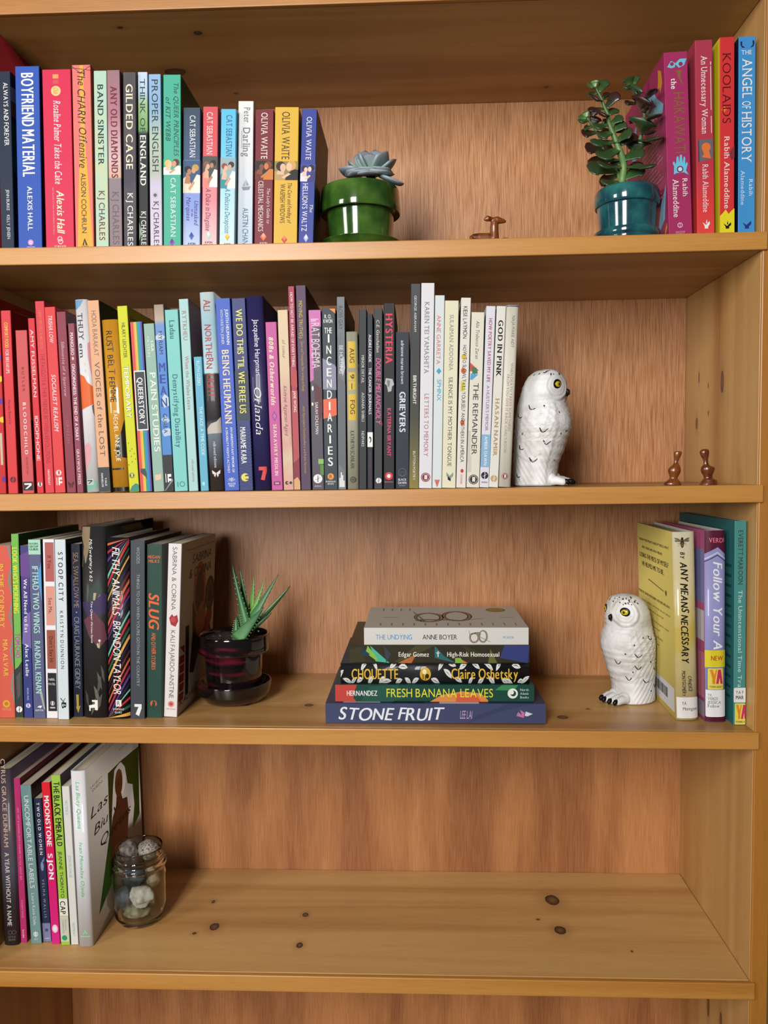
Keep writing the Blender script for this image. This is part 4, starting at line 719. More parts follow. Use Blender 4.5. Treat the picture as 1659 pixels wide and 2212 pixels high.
row('kill', (986, 1006, 996.5, 1017.8, 643.8), 'e8e4dc', 'white paperback with brush-lettered HOW TO SLOWLY KILL YOURSELF and yellow touches', [('E', 770, .42, .3, .25, 'd8c040'), ('E', 800, .4, .3, .25, 'd87040'), ('R', 822, 845, .15, .6, 'e0d468'), ('E', 912, .45, .3, .22, 'c86434'), ('T', 'HOW TO SLOWLY KILL YOURSELF AND OTHERS IN AMERICA', 745, 998, .5, .36, '22242a', 'j'), ('T', 'KIESE LAYMON', 662, 731, .45, .4, '22242a', 'j'), ('E', 1017, .55, .2, .16, 'c83c34'), ('T', 'SCRIBNER', 1025, 1046, .5, .18, 'd06058', 's')], d=.135)
row('remainder', (1007.8, 1035.4, 1019, 1047, 675), 'e6e2d2', 'cream paperback with a red, green and blue broken triangle above THE REMAINDER', [('P', [(0, 783), (.7, 800), (0, 802)], 'd85448'), ('P', [(.1, 792), (.5, 794), (.62, 806), (.2, 808)], '4a7c54'), ('P', [(.06, 806), (.66, 808), (.2, 820), (.02, 820)], '5aa8d4'), ('R', 930, 1000, .02, .2, 'cfcbc2'), ('R', 985, 1020, .05, .3, 'd2cec4'), ('T', 'THE REMAINDER', 827, 982, .5, .4, '34343a'), ('T', 'Alia Trabucco Zeran', 693, 775, .5, .24, '5c5c58', 'is')] + badge(1036, .52, .38, '24242a', 'e6e2d2'), d=.13)
row('poetry', (1036.3, 1055.9, 1051, 1071, 661.8), 'e2e2ec', 'white paperback with a powder blue band near its foot and raspberry capitals', [('R', 938, 1009, 0, 1, '8cb8dc'), ('T', 'HOW POETRY SAVED MY LIFE', 688, 825, .5, .36, 'a83c5c', 'b'), ('T', "A HUSTLER'S MEMOIR", 832, 930, .5, .32, 'a0627c'), ('T', 'AMBER DAWN', 942, 1005, .5, .34, 'eef4fa', 'b')] + swirl(1027, .5, .4, '24242c', 'e2e2ec') + [('H', 'ARSENAL', 1042, .5, .7, 3, '34343c', 'b')], d=.13)
row('god', (1057, 1075.3, 1073.2, 1093.7, 661.8), 'e9e6de', 'white paperback reading GOD IN PINK in heavy black capitals', [('T', 'GOD IN PINK', 692, 814, .5, .52, '121216', 'xs'), ('T', 'HASAN NAMIR', 859, 986, .5, .42, 'b89c68', 'xs')] + swirl(1034, .5, .38, 'c4a870', 'f0ece0'), d=.13)
row('carl', (1077, 1103.6, 1095, 1120, 659.5), 'e4dfd0', 'cream jacketed hardback with faint rose lettering, last in the row beside the owl', [('T', 'WHEN DEATH TAKES SOMETHING', 783, 931, .66, .2, 'a88c84', 's'), ('T', "FROM YOU GIVE IT BACK CARL'S BOOK", 808, 979, .38, .2, 'a88c84', 's'), ('T', 'NAJA MARIE AIDT', 682, 750, .62, .22, '8c7c74', 's'), ('R', 659, 663, 0, 1, '5c6c84')] + badge(1029, .48, .26, '7a1c30', 'e8d8d0'), hard=True, d=.14)

# ------------------------------------------------------------------ third row
G3 = 'books standing at the left of the third shelf'
def row3(key, yb, q, color, label, prints, d=.14, **kw): book(key, 3, yb, d, q, color, label, prints, group=kw.pop('group', G3), **kw)
zig = []
for k in range(5):
    y = 1178+k*76
    zig += [('P', [(1.0, y-38), (.82, y), (1.0, y+38)], '6a9490'), ('P', [(1.0, y-24), (.9, y), (1.0, y+24)], 'b86a58')]
row3('country', 1551, (-12, 33, -22, 23.3, 1178.6), 'd8604e', 'coral paperback with teal zigzag edging and thin yellow capitals, on the third shelf', zig + [('T', 'IN THE COUNTRY', 1218, 1355, .5, .22, 'ecc848', 's'), ('T', 'MIA ALVAR', 1380, 1461, .62, .22, 'ecc848', 's'), ('D', 1520, .6, .18, 'dca83c'), ('D', 1520, .6, .09, 'c87830'), ('H', 'VINTAGE', 1532, .6, .44, 4.5, 'ecc070', 's')])
row3('morphing', 1551, (34.2, 50.5, 23.9, 39, 1154), '76b954', "thin grass-green paperback reading LOOK WHO'S MORPHING in tight yellow capitals", [('P', [(0, 1446), (.5, 1440), (1, 1428), (1, 1556), (0, 1556)], '3c3e40'), ('P', [(.2, 1460), (.8, 1450), (.7, 1500), (.3, 1510)], '55585a'), ('T', "LOOK WHO'S MORPHING", 1183, 1324, .45, .66, 'e4e23c', 'x'), ('T', 'TOM CHO', 1367, 1420, .5, .7, 'b0509c', 'x')] + swirl(1532, .5, .42, 'f0f0ee', '3c3e40'), side='2e5a20', d=.16)
row3('eat', 1551, (52.2, 71.5, 42.9, 62, 1179), '443f7c', 'indigo paperback reading We All Need to Eat in white typewriter letters', [('P', [(0, 1200), (1, 1190), (1, 1248), (0, 1244)], '6a4a90'), ('P', [(.2, 1335), (1, 1320), (1, 1400), (0, 1390)], '7a6aa8'), ('T', 'We All Need to Eat', 1250, 1366, .5, .36, 'f0f0f6', 'bs'), ('T', 'Alex Leslie', 1389, 1460, .5, .36, 'f0f0f6', 'bs'), ('T', 'BOOK HUG', 1486, 1512, .5, .18, 'd0d0e8'), ('D', 1524, .5, .26, 'e0d8f0'), ('H', 'B', 1524, .5, .2, 7, '6a5ab0', 'b')], grad=[(1179, '42447a'), (1240, '5a4288'), (1330, '3c3c7c'), (1552, '3a4488')])
row3('wings', 1552, (72.5, 99.4, 62, 85.6, 1166), '5e6288', 'slate-violet paperback with a mint panel at its head and mint capitals', [('R', 1164, 1198, 0, 1, 'a8dcc0'), ('P', [(.9, 1225), (1, 1215), (1, 1300), (.6, 1240), (.75, 1232)], '5a9ad0'), ('P', [(.6, 1478), (.8, 1500), (1, 1534), (.86, 1530), (.6, 1500)], 'a8b0a0'), ('P', [(.3, 1528), (.5, 1524), (.75, 1524), (.6, 1530), (.5, 1528)], 'e8ecf0'), ('T', 'IF I HAD TWO WINGS', 1223, 1367, .5, .5, 'b4e4d4', 'b'), ('T', 'RANDALL KENAN', 1384, 1497, .5, .48, 'b4e4d4', 'b'), ('H', 'READING', 1175, .45, .76, 4, '2c5448', 'b'), ('H', 'GROUP', 1181, .45, .74, 4.4, '2c5448', 'b'), ('H', 'GUIDE', 1187, .45, .74, 4.4, '2c5448', 'b'), ('H', 'NORTON', 1534, .5, .66, 3.6, 'e8ecf0', 'b')], side='2c3050')
row3('seeme', 1552, (101, 124.8, 91.7, 116.6, 1165.4), 'eceaee', 'white paperback with four stacked colour blocks from brick red to black', [('R', 1172, 1256, .18, .95, 'b4605c'), ('R', 1266, 1350, .18, .95, 'dc9a88'), ('R', 1360, 1444, .18, .95, 'a05644'), ('R', 1453, 1536, .18, .95, '26282c'), ('T', 'See Me,', 1291, 1325, .55, .3, '4c2c2a', 's'), ('T', "Don't Say Hi", 1374, 1430, .55, .3, '3a1c18', 's'), ('T', 'If You', 1200, 1228, .55, .3, '4c2020', 's'), ('H', 'NEEL', 1467, .56, .56, 4.6, 'e8e8e8'), ('H', 'PATEL', 1477, .56, .6, 4.6, 'e8e8e8'), ('O', 1519, .56, .2, .03, 'd8d8d8'), ('E', 1519, .56, .18, .09, 'd8d8d8'), ('R', 1527, 1530, .34, .78, 'c8c8c8')])
row3('stoop', 1554.5, (125.9, 149.4, 118, 140.8, 1166), 'd6e0e6', 'pale ice-blue paperback reading STOOP CITY in bold spaced black capitals', [('T', 'STOOP CITY', 1193, 1298, .5, .42, '22242a', 'bw'), ('T', 'KRISTYN DUNNION', 1319, 1444, .5, .3, '22242a', 'w'), ('P', [(.2, 1508), (.28, 1507), (.75, 1522), (.68, 1523)], '5a5e66'), ('P', [(.72, 1507), (.64, 1508), (.3, 1522), (.38, 1523)], '5a5e66'), ('T', 'B', 1517, 1530, .55, .42, K, 'b')], side='22262c')
row3('swallow', 1549, (159.5, 179.4, 152.8, 172.5, 1175.7), '23253a', 'dark midnight paperback with thin tan capitals and a gold arrow, third shelf', [('P', [(0, 1240), (1, 1300), (1, 1390), (0, 1350)], '2a3058'), ('T', 'SEA, SWALLOW ME', 1194, 1312, .5, .54, 'b8906c', 'l'), ('T', 'CRAIG LAURANCE GIDNEY', 1332, 1487, .5, .54, 'a0a8b0', 'l'), ('D', 1322, .5, .08, 'b0b0b0'), ('P', [(.3, 1500), (.58, 1500), (.58, 1526), (.75, 1524), (.5, 1540), (.28, 1528), (.34, 1524)], 'c0a43c')])
lf = [('P', [(c, y), (c+.14*s, y-14), (c+.2*s, y-40), (c+.04*s, y-26)], col) for c, y, s, col in ((.35, 1546, 1, '5c5c50'), (.55, 1538, 1.3, '54544a'), (.7, 1520, -1.2, '66665a'), (.25, 1530, -.8, '4a4a42'), (.8, 1490, -1, '5c5c50'), (.9, 1475, -.7, '58584e'), (.6, 1500, .9, '50504a'))]
row3('queerfiction', 1551.5, (181, 230, 172.8, 227.5, 1138), '2e2d2e', 'thick charcoal hardback with grey leaves and white handwriting', [('P', [(.05, 1138), (.4, 1138), (.34, 1185), (.2, 1215), (0, 1225), (.1, 1180), (0, 1160)], '8c7a5c'), ('P', [(.3, 1278), (.7, 1250), (.85, 1275), (.55, 1300), (.2, 1310)], '3a4a44'), ('P', [(0, 1300), (.5, 1298), (.9, 1280), (1, 1285), (.95, 1325), (.3, 1330), (0, 1312)], '40345c'), ('P', [(.05, 1340), (.5, 1320), (.9, 1345), (1, 1380), (.7, 1400), (.3, 1375)], '6a3c48'), ('P', [(.6, 1390), (.75, 1385), (.72, 1400), (.64, 1398)], 'c8b894'), ('D', 1383, .72, .05, 'e8e4e0'), ('P', [(.5, 1280), (.62, 1280), (.56, 1296), (.48, 1296)], 'b8a888')] + lf + [('R', 1512, 1516, .38, .62, W), ('R', 1516, 1534, .5, .62, W), ('P', [(.25, 1524), (.6, 1520), (.6, 1528), (.26, 1530)], W), ('R', 1526, 1536, .26, .32, W), ('T', "McSweeney's 62", 1164, 1255, .42, .13, W, 'ij'), ('T', 'The Queer Fiction Issue', 1298, 1388, .42, .08, W, 'ij')], hard=True, d=.165, side='2a2a28', coat=.1, faceprints=[('R', [('P', [(.3, .985), (.7, .99), (.8, .93), (.4, .92)], '7a6a50')])])
import itertools
stc = itertools.cycle(['d8683c', 'b02c4c', '5a3c8c', '1c2030', '7cc4b4', 'c83038', '2c5a3c', 'e0a850', '301c3c', '6c2430'])
strp = []
for k, y in enumerate(range(1175, 1640, 17)):
    strp.append(('P', [(0, y), (1, y-95), (1, y-95+5+(k*7) % 6), (0, y+5+(k*7) % 6)], next(stc)))
strp = [('P', [(max(0, c), min(max(yy, 1163), 1553)) for c, yy in p[1]], p[2]) for p in strp]
row3('filthy', 1553.5, (234, 278.4, 228.9, 277, 1161.5), '1c181e', 'black hardback with slanting neon stripes reading FILTHY ANIMALS', strp + [('R', 1512, 1526, .38, .64, W), ('H', 'R', 1519, .51, .16, 9, K, 's'), ('H', 'RIVERHEAD', 1532, .5, .52, 4, 'e8e0e0', 'i'), ('H', 'BOOKS', 1539, .5, .32, 4, 'e8e0e0', 'i'), ('T', 'FILTHY ANIMALS', 1182, 1329, .44, .34, W, 'i'), ('T', 'BRANDON TAYLOR', 1340, 1499, .46, .34, W, 'i')], hard=True, d=.15, side='241c22', coat=.2)
row3('goth', 1553, (281.9, 312.7, 281.7, 312.7, 1168), '454850', 'dark grey paperback with small pale blue-grey capitals down the middle', [("T", "THINGS TO DO WHEN YOU'RE GOTH IN THE COUNTRY", 1240, 1482, .54, .2, '9aa4ac'), ('T', 'WOODS', 1182, 1217, .54, .22, '9aa4ac')] + [('R', 1521, 1527, .28, .78, 'eceef0'), ('P', [(.78, 1521), (.78, 1530), (.6, 1547), (.36, 1543), (.55, 1528)], 'eceef0')], d=.14, side='1c1c20', paper='b0a896')
row3('slug', 1551, (317, 350.5, 318, 350, 1176), '27493f', 'bottle green paperback with a flame-shaped orange title', [('H', 'MEGAN', 1203, .46, .8, 6.5, 'e8683c', 'bj'), ('H', 'MILKS', 1212, .46, .7, 6.5, 'e8683c', 'bj'), ('T', 'SLUG', 1281, 1360, .46, .66, 'ea6a3c', 'xi'), ('T', 'AND OTHER STORIES', 1366, 1446, .44, .26, 'ea6a3c', 'bj'), ('D', 1520, .44, .22, 'e0603a'), ('P', [(.3, 1526), (.36, 1518), (.44, 1508), (.48, 1516), (.56, 1514), (.56, 1526), (.44, 1529)], '27493f')], d=.14, side='9aa09c', paper='c0b8a4')
rows = [('P', [(.02+.02*(k % 2)+.12*(k // 5 % 2), .08+.055*k), (.14, .075+.055*k), (.15, .12+.055*k), (.03, .125+.055*k)], 'a4262c') for k in range(11)]
row3('sabrina', 1549.5, (354.3, 382, 364, 393, 1174.4), 'e8e2e0', 'white paperback with a red heart on its spine, beside the dark aloe pot', [('P', [(.2, 1335), (.4, 1326), (.55, 1331), (.8, 1327), (.9, 1340), (.7, 1353), (.35, 1349)], 'a8343c'), ('E', 1338, .5, .2, .2, 'c04a4c'), ('T', 'SABRINA & CORINA', 1182, 1317, .5, .34, '3a3436', 'l'), ('T', 'KALI FAJARDO-ANSTINE', 1361, 1508, .52, .34, '3a3436', 'l'), ('D', 1521, .52, .24, 'dc9488'), ('D', 1521, .52, .13, 'c84a44'), ('H', 'ONE WORLD', 1532, .52, .7, 2.6, 'd89088')], yaw=radians(-.2), d=.15,
 side='dccfc0', faceprints=[('R', [('P', [(.3, .2), (.36, .42), (.34, .6), (.45, .75), (.62, .78), (.74, .66), (.72, .5), (.88, .42), (.98, .3), (.6, .34), (.42, .18)], '3a2420'), ('D', .54, .68, .18, 'c8702c', 1.3), ('D', .54, .66, .13, '4a2420', 1.4), ('P', [(.4, .5), (.6, .6), (.75, .5), (.7, .42), (.5, .38)], 'b8642c'), ('D', .85, .48, .09, 'a4262c'), ('D', .8, .38, .07, 'a4262c'), ('P', [(.16, .5), (.26, .5), (.28, .08), (.2, .08)], '2a1c1c'), ('D', .86, .62, .15, '5c5444'), ('O', .86, .62, .14, .02, '3a342c'), ('P', [(.8, .58), (.86, .68), (.92, .58), (.86, .56)], '2a2620')] + rows[:6] + [('T', 'SABRINA', .3, .86, .86, .055, '3a3030', 'li'), ('T', '& CORINA', .22, .86, .775, .055, '3a3030', 'li'), ('T', 'KALI FAJARDO', .05, .95, .05, .03, '3a3030', 'li'), ('T', 'These stories blaze with truth', .12, .95, .945, .012, 'c08478')])])

# the lying pile
GP = 'books lying in the pile on the third shelf'
def pile(key, q, ys, d, lift, color, label, prints, **kw): book(key, 3, ys, d, None, color, label, prints, flat=q, lift=lift, group=GP, **kw)
zb = zs(3, -0.43) + .0003
pY = at_z(940, 1563, zb).y
def zl(y, Y): return Z_at(y, -0.35, Y)
L1 = zl(1519.5, pY); L2 = zl(1479.5, pY+.006); L3 = zl(1434.5, pY+.008); L4 = zl(1394.5, pY+.012)
pile('stone', (703.5, 1179, 1520, 1563), pY, .165, zb, '434a6c', 'large slate-blue book reading STONE FRUIT, bottom of the lying pile', [('P', [(.3, 800), (.5, 830), (.8, 870), (1, 920), (1, 860), (.6, 800)], '484f74'), ('P', [(0, 1010), (.6, 1080), (1, 1150), (1, 1100), (.4, 1030)], '3c4364'), ('T', 'STONE FRUIT', 731.7, 962, .47, .6, 'eef0f8', 'ijb'), ('T', 'LEE LAI', 995, 1022, .45, .4, 'c8a8d0', 'i'), ('P', [(.4, 1116), (.6, 1120), (.42, 1128), (.7, 1124), (.56, 1134), (.3, 1132)], 'c878a8'), ('P', [(.4, 1134), (.62, 1136), (.5, 1151), (.38, 1140)], 'd4dce8')], side='3c4262', faceprints=[('R', [('R', .0, .12, .55, .7, '2c3a44'), ('R', .02, .14, .75, .92, 'd8d0d0'), ('R', .0, .12, .3, .48, 'd8dce0')])])
bl = [(.0, 724), (1.0, 724), (1.0, 772), (.6, 766), (.2, 764), (.0, 770)]
pile('banana', (724, 1154, 1479.5, 1512), pY+.006, .14, L1+.0002, '1c4a40', 'green and red paperback reading FRESH BANANA LEAVES, second lowest in the pile', [('P', bl, 'c8463c'), ('P', [(.0, 930), (.4, 955), (.62, 1000), (.5, 1040), (.1, 1055), (.0, 1055)], 'e08c48'), ('P', [(.0, 985), (.5, 990), (.3, 1010), (.4, 1030), (.0, 1040)], 'd85c3c'), ('P', [(.9, 1080), (.7, 1070), (.66, 1110), (1, 1120), (1, 1085)], '3c8c58'), ('P', [(.0, 780), (.9, 800), (1, 860), (.3, 880), (0, 850)], '24584a'), ('D', 1108, .5, .3, W), ('D', 1109, .5, .17, '1c4a40'), ('D', 1106, .56, .12, W), ('T', 'FRESH BANANA LEAVES', 836, 1065.6, .52, .5, 'e8e43c'), ('T', 'HERNANDEZ', 749.6, 816, .5, .3, W, 'b'), ('T', 'North', 1124, 1142, .72, .14, 'd8e0dc'), ('T', 'Atlantic', 1124, 1142, .5, .14, 'd8e0dc'), ('T', 'Books', 1124, 1142, .28, .14, 'd8e0dc')], side='204c40')
RL = random.Random(3); leaves = []; ribs = []
for k in range(34):
    x = 738 + k*12.1 + RL.uniform(-4, 4); c = RL.choice((.12, .88, .86, .14, .5)) + RL.uniform(-.05, .05)
    if (755 < x < 868 or 970 < x < 1125) and .3 < c < .7: c = .1
    if 900 < x < 935 and .2 < c < .9: continue
    a = RL.uniform(-.9, .9); l = RL.uniform(7, 12); wv = .13
    dx, dc = l*cos(a), .36*sin(a)
    lw = .10+.05*RL.random(); pts = []
    for sd in (1, -1):
        for i in range(7):
            t = i/6*2-1 if sd > 0 else 1-i/6*2; bow = lw*(1-t*t)*sd + .05*(1-t*t)
            pts.append((min(.98, max(.02, c + dc*t + bow*cos(a))), x + dx*t - bow*37*sin(a)*.8))
    leaves.append(pts)
    ribs.append([(min(.98, max(.02, c-dc*.85)), x-dx*.85), (min(.98, max(.02, c+.05+.02)), x), (min(.98, max(.02, c+dc*.85)), x+dx*.85), (min(.98, max(.02, c+.05-.02)), x)])
pile('chouette', (735.8, 1144, 1434.5, 1478), pY+.008, .14, L2+.0002, '1c1c20', 'black hardback with white leaves and yellow letters reading CHOUETTE, middle of the pile', [('Q', leaves, 'e2e2de'), ('Q', ribs, '2c2e32')] + [('E', 920, .5, .27, .33, 'dcae30'), ('E', 918, .62, .1, .12, 'f4ecc8'), ('E', 924, .4, .09, .12, '2a2420'), ('R', 914, 916, .25, .5, '5a4418'), ('R', 919, 921, .2, .45, '5a4418'), ('T', 'CHOUETTE', 760, 861, .5, .5, 'e8bc3c', 'b'), ('T', 'Claire Oshetsky', 976, 1119, .52, .5, 'e8bc3c', 'b')], hard=True, coat=.3, side='3c3c3c')
tri = [('P', [(1, 800), (.1, 838), (0, 842), (.1, 812)], '4cb89c'), ('P', [(1, 795), (.3, 815), (.1, 815), (.6, 790)], '8cc048'), ('P', [(1, 775), (.5, 800), (.3, 780)], '1c3c54'), ('P', [(1, 830), (.5, 845), (0, 835)], '38424c'), ('P', [(0, 850), (1, 900), (1, 940), (.2, 880)], '4a4428'), ('P', [(0, 860), (.5, 900), (0, 890)], 'b86c38'), ('P', [(1, 940), (.4, 960), (.0, 985), (.3, 940)], '2c6c70'), ('P', [(.3, 984), (.3, 996), (0, 1002), (0, 984)], '88b840'), ('P', [(.2, 998), (0, 1012), (0, 1002)], 'd87838'), ('P', [(1, 1090), (.3, 1080), (0, 1140), (1, 1144)], '38407c'), ('P', [(.8, 1060), (0, 1055), (0, 1075)], '6c6a38'), ('P', [(1, 1000), (.6, 1040), (.2, 1020)], '3c3c20'), ('P', [(0, 755), (.8, 757), (.9, 780), (.1, 790)], '3c3820')]
pile('gomez', (753.7, 1144, 1394.5, 1433.6), pY+.012, .14, L3+.0002, '332e1e', 'dark olive and blue paperback with shards of colour, second highest in the pile', tri + [('T', 'High-Risk Homosexual', 967, 1079, .5, .26, 'f2f0e8', 'b'), ('T', 'Edgar Gomez', 862, 927.6, .5, .26, 'f2f0e8', 'b'), ('R', 946, 948.5, .35, .68, 'd8d8c8'), ('P', [(.6, 942), (.5, 947), (.6, 952)], 'd8d8c8')], side='4a4230')
def loop_path(c1, r1, c2, r2, head, tail):
    """a snake lying in two neighbouring loops: head, full turn, second turn the other way, tail"""
    p = [head] + [(c1[0]+r1[0]*cos(t), c1[1]+r1[1]*sin(t)) for t in [pi*.9-k*pi/5 for k in range(12)]]
    return smooth_pts(p + [(c2[0]+r2[0]*cos(t), c2[1]+r2[1]*sin(t)) for t in [pi*.8+k*pi/5 for k in range(12)]] + [tail], 4)
def ribbon(pts, su, sv, wd, col):
    out = []
    for i, (p, q) in enumerate(zip(pts, pts[1:])):
        du, dv = (q[0]-p[0])*su, (q[1]-p[1])*sv; n_ = max(1e-9, sqrt(du*du+dv*dv)); k = wd*min(1, .25+4*min(i, len(pts)-2-i)/len(pts)); ou, ov = -dv/n_*k/su, du/n_*k/sv
        out.append([(p[0]-ou, p[1]-ov), (p[0]+ou, p[1]+ov), (q[0]+ou, q[1]+ov), (q[0]-ou, q[1]-ov)])
    return out
sn1 = loop_path((1025, .42), (9, .27), (1044, .5), (8.5, .33), (1014, .85), (1060, .18))
snake = [('Q', [[(c, x) for x, c in o] for o in ribbon(sn1, 1.0, 37.0, wd, col)], col) for wd, col in ((1.7, '54402e'), (.6, 'b8a488'))]
sn2 = loop_path((.46, .60), (.20, .085), (.52, .415), (.22, .085), (.74, .70), (.42, .24))
snake2 = [('Q', ribbon(sn2, .135, .175, wd, col), col) for wd, col in ((.0028, '54402e'), (.001, 'a89478'))]
ticks = [('R', .1, .2, .06+.07*k, .068+.07*k, '8c8c94') for k in range(13)] + [('R', .78, .9, .72+.06*k, .728+.06*k, '8c8c94') for k in range(4)]
pile('undying', (786.6, 1141.8, 1356, 1393.5), pY+.014, .135, L4+.0002, 'dcdad4', 'ivory paperback with a coiled snake on spine and cover, topmost of the pile', snake + [('T', 'THE UNDYING', 812, 890.7, .46, .28, '5a9ccc'), ('T', 'ANNE BOYER', 913.5, 988, .46, .28, '2c2a2c'), ('T', 'PICADOR', 1087, 1110, .44, .13, '6aa4d0')], side='d6d0c4', faceprints=[('R', snake2 + ticks + [('D', .82, .14, .1, 'b0903c', .8), ('O', .82, .14, .09, .012, '7c6428'), ('R', .45, .46, .05, .14, 'b8a890'), ('R', .45, .46, .8, .9, '8c8078')])])

# right-hand group on the third shelf
G3r = 'library books at the right end of the third shelf'
bee = [('E', 1173, .42, .22, .085, '4a3c22'), ('E', 1168, .42, .10, .075, '2c2618'), ('E', 1163.5, .42, .07, .055, '2c2618')] + [('P', [(.42, 1168), (.42+s*.2, 1162+d), (.42+s*.34, 1161+d), (.42+s*.3, 1165+d), (.42+s*.1, 1170)], '6c6450') for s in (1, -1) for d in (0, 5)] + [('R', y, y+.9, .36, .48, 'a88c3c') for y in (1172, 1175, 1178)] + [('P', [(.42, 1170), (.42+s*.2, y), (.42+s*.21, y+.8), (.42, 1171)], '2c2618') for s in (1, -1) for y in (1174, 1179)]
txt = [('T', 'TAKING MY BEES MEANS TAKING MY UNCLE AWAY,', .04, .9, .90, .014, '4c4030', 'b'), ('T', 'AND TAKING HIM AWAY MEANS', .14, .72, .855, .014, '4c4030', 'b'), ('T', 'LOSING THE PIECE OF MYSELF', .06, .88, .80, .026, '3c3226', 'b'), ('T', 'HE HELPED ME TO BE.', .14, .76, .75, .026, '3c3226', 'b'), ('T', 'PRAISE FOR CANDICE MONTGOMERY AND HOME AND AWAY', .02, .9, .58, .014, '5c4e38', 'b')]
txt += [('T', s, .1, u, v, .010, '8c7c58') for s, u, v in (('honest, brilliant and richly drawn debut', .9, .535), ('Publishers Weekly, starred', .72, .50), ('luminous, vital and urgent read', .85, .45), ('School Journal', .62, .415), ('vivid, heartfelt', .7, .37), ('Book Review', .6, .33))]
bars = [('R', .1+.035*k, .1+.035*k+(.018 if k % 3 else .026), .075, .13, '3a3c44') for k in range(20)]
row3('bees', 1557, (1462, 1508.8, 1453.6, 1500, 1148.6), 'd6c47c', 'honey-yellow library book with a bee on its spine, beside the white owl', bee + [('P', [(.03, 1506), (.97, 1506), (1, 1509), (1, 1550), (.97, 1552), (.03, 1552)], 'ece8e4'), ('T', 'ANY MEANS NECESSARY', 1213, 1433, .46, .32, '221c16', 'ixj'), ('T', 'MONTGOMERY', 1448, 1504, .36, .16, '221c16', 'ibj'), ('T', 'BY', 1192, 1207, .42, .2, '221c16', 'ixj'), ('T', 'CANDICE', 1460, 1494, .64, .16, '221c16', 'ibj'), ('H', 'YA', 1519, .35, .2, 7, '3a3a3a'), ('H', 'Montgom', 1531, .62, .66, 7, '3a3a3a')], grad=[(1148, 'dcd4b4'), (1230, 'd8c894'), (1350, 'ccb458'), (1450, 'd4be70'), (1560, 'd4c278')], mottle=('e4dcc0', 16, .6), hard=True, d=.16, coat=.4, opp='cdb964', yaw=radians(-2), group=G3r,
 faceprints=[('L', txt + [('R', .05, .95, .03, .16, 'e8e8e8')] + bars + [('P', [(.3, .68), (.34, .685), (.75, .66), (.74, .655)], '8c7a50'), ('D', .8, .655, .02, '6c4c30')])])
YA = lambda y0, y1, c0, c1: [('P', [(c0, y0+2), (c0+.03, y0), (c1-.03, y0), (c1, y0+2), (c1, y1-2), (c1-.03, y1), (c0+.03, y1), (c0, y1-2)], 'e8dc5c')]
row3('follow', 1561, (1525, 1568.8, 1523.2, 1568.5, 1145.6), '9c9cd0', 'lavender library book with a yellow NEW sticker and looping white script', [('P', [(0, 1144), (1, 1144), (1, 1198), (.6, 1182), (0, 1196)], '5c1c34'), ('P', [(0, 1206), (.58, 1192), (1, 1206), (1, 1209), (.58, 1195), (0, 1209)], 'ccd0f0'), ('P', [(0, 1212), (.58, 1198), (1, 1212), (1, 1214), (.58, 1200), (0, 1214)], '2c2440'), ('R', 1548, 1562, 0, 1, '54182e'), ('R', 1404, 1441, .0, .98, 'e4d430'), ('R', 1441, 1462, .1, .88, '6c74b0'), ('P', [(.03, 1490), (.97, 1490), (.97, 1547), (.93, 1549), (.06, 1549), (.03, 1546)], 'f0f0f0')] + YA(1443, 1489, .12, .86) + [('P', [(.2, 1446), (.34, 1446), (.42, 1458), (.5, 1446), (.56, 1446), (.46, 1468), (.46, 1477), (.33, 1477), (.33, 1466)], 'e88c2c'), ('P', [(.5, 1477), (.6, 1446), (.74, 1446), (.84, 1477), (.72, 1477), (.68, 1464), (.62, 1477)], 'd03468'), ('T', 'Follow Your A', 1213, 1402, .6, .44, 'f4f4fa', 'ib'), ('H', 'VERDI', 1167, .55, .74, 10, 'e87c98', 'bj'), ('H', 'NEW', 1421, .55, .58, 10, 'cc3428', 'b'), ('H', 'YOUNG ADULT', 1483, .5, .62, 4, '3a3418', 'b'), ('H', 'YA', 1501, .2, .18, 6, '707070', 's'), ('H', 'VERDI', 1509, .34, .48, 6, '707070', 's'), ('H', 'JESSICA', 1517, .42, .64, 6, '707070', 's'), ('H', 'Follow', 1525, .38, .56, 6, '707070', 's')], hard=True, d=.15, coat=.3, opp='9c4a6c', group=G3r, faceprints=[('L', [('R', .55, .97, .62, .9, '8c8cc0'), ('R', .5, .97, .42, .58, 'dcd4d8'), ('R', .55, .97, .12, .36, 'd07c8c'), ('R', 0, .97, .02, .1, '9c949c')])])
row3('time', 1566.5, (1585, 1609.5, 1587.2, 1613.5, 1126), '4a908c', 'teal library paperback, last at the right end of the third shelf', [('P', [(0, 1487), (.06, 1485), (1, 1485), (1, 1517), (.06, 1517), (0, 1515)], 'ecebe8')] + YA(1519, 1565, .1, .99) + [('P', [(.2, 1522), (.4, 1522), (.5, 1534), (.6, 1522), (.7, 1522), (.56, 1542), (.56, 1553), (.38, 1553), (.38, 1542)], 'e88c2c'), ('P', [(.62, 1553), (.8, 1522), (1, 1522), (1, 1553), (.92, 1553), (.88, 1540), (.8, 1553)], 'd03468'), ('T', 'The Unintentional Time Tra', 1274, 1484, .5, .32, 'c8e0dc', 's'), ('T', 'EVERETT MAROON', 1146, 1262, .5, .38, '3c3a30', 's'), ('H', 'YA F', 1495, .5, .66, 7, '3a3a3a'), ('H', 'MAR', 1506, .5, .66, 8, '22222a', 'b'), ('H', 'YOUNG A', 1559, .55, .78, 4, '3a3418', 'b')], d=.18, opp='2f6f70', paper='9a8c84', group=G3r, faceprints=[('L', [('R', .80, .95, .12+.05*k, .135+.05*k, '1c4c50') for k in range(14)])])

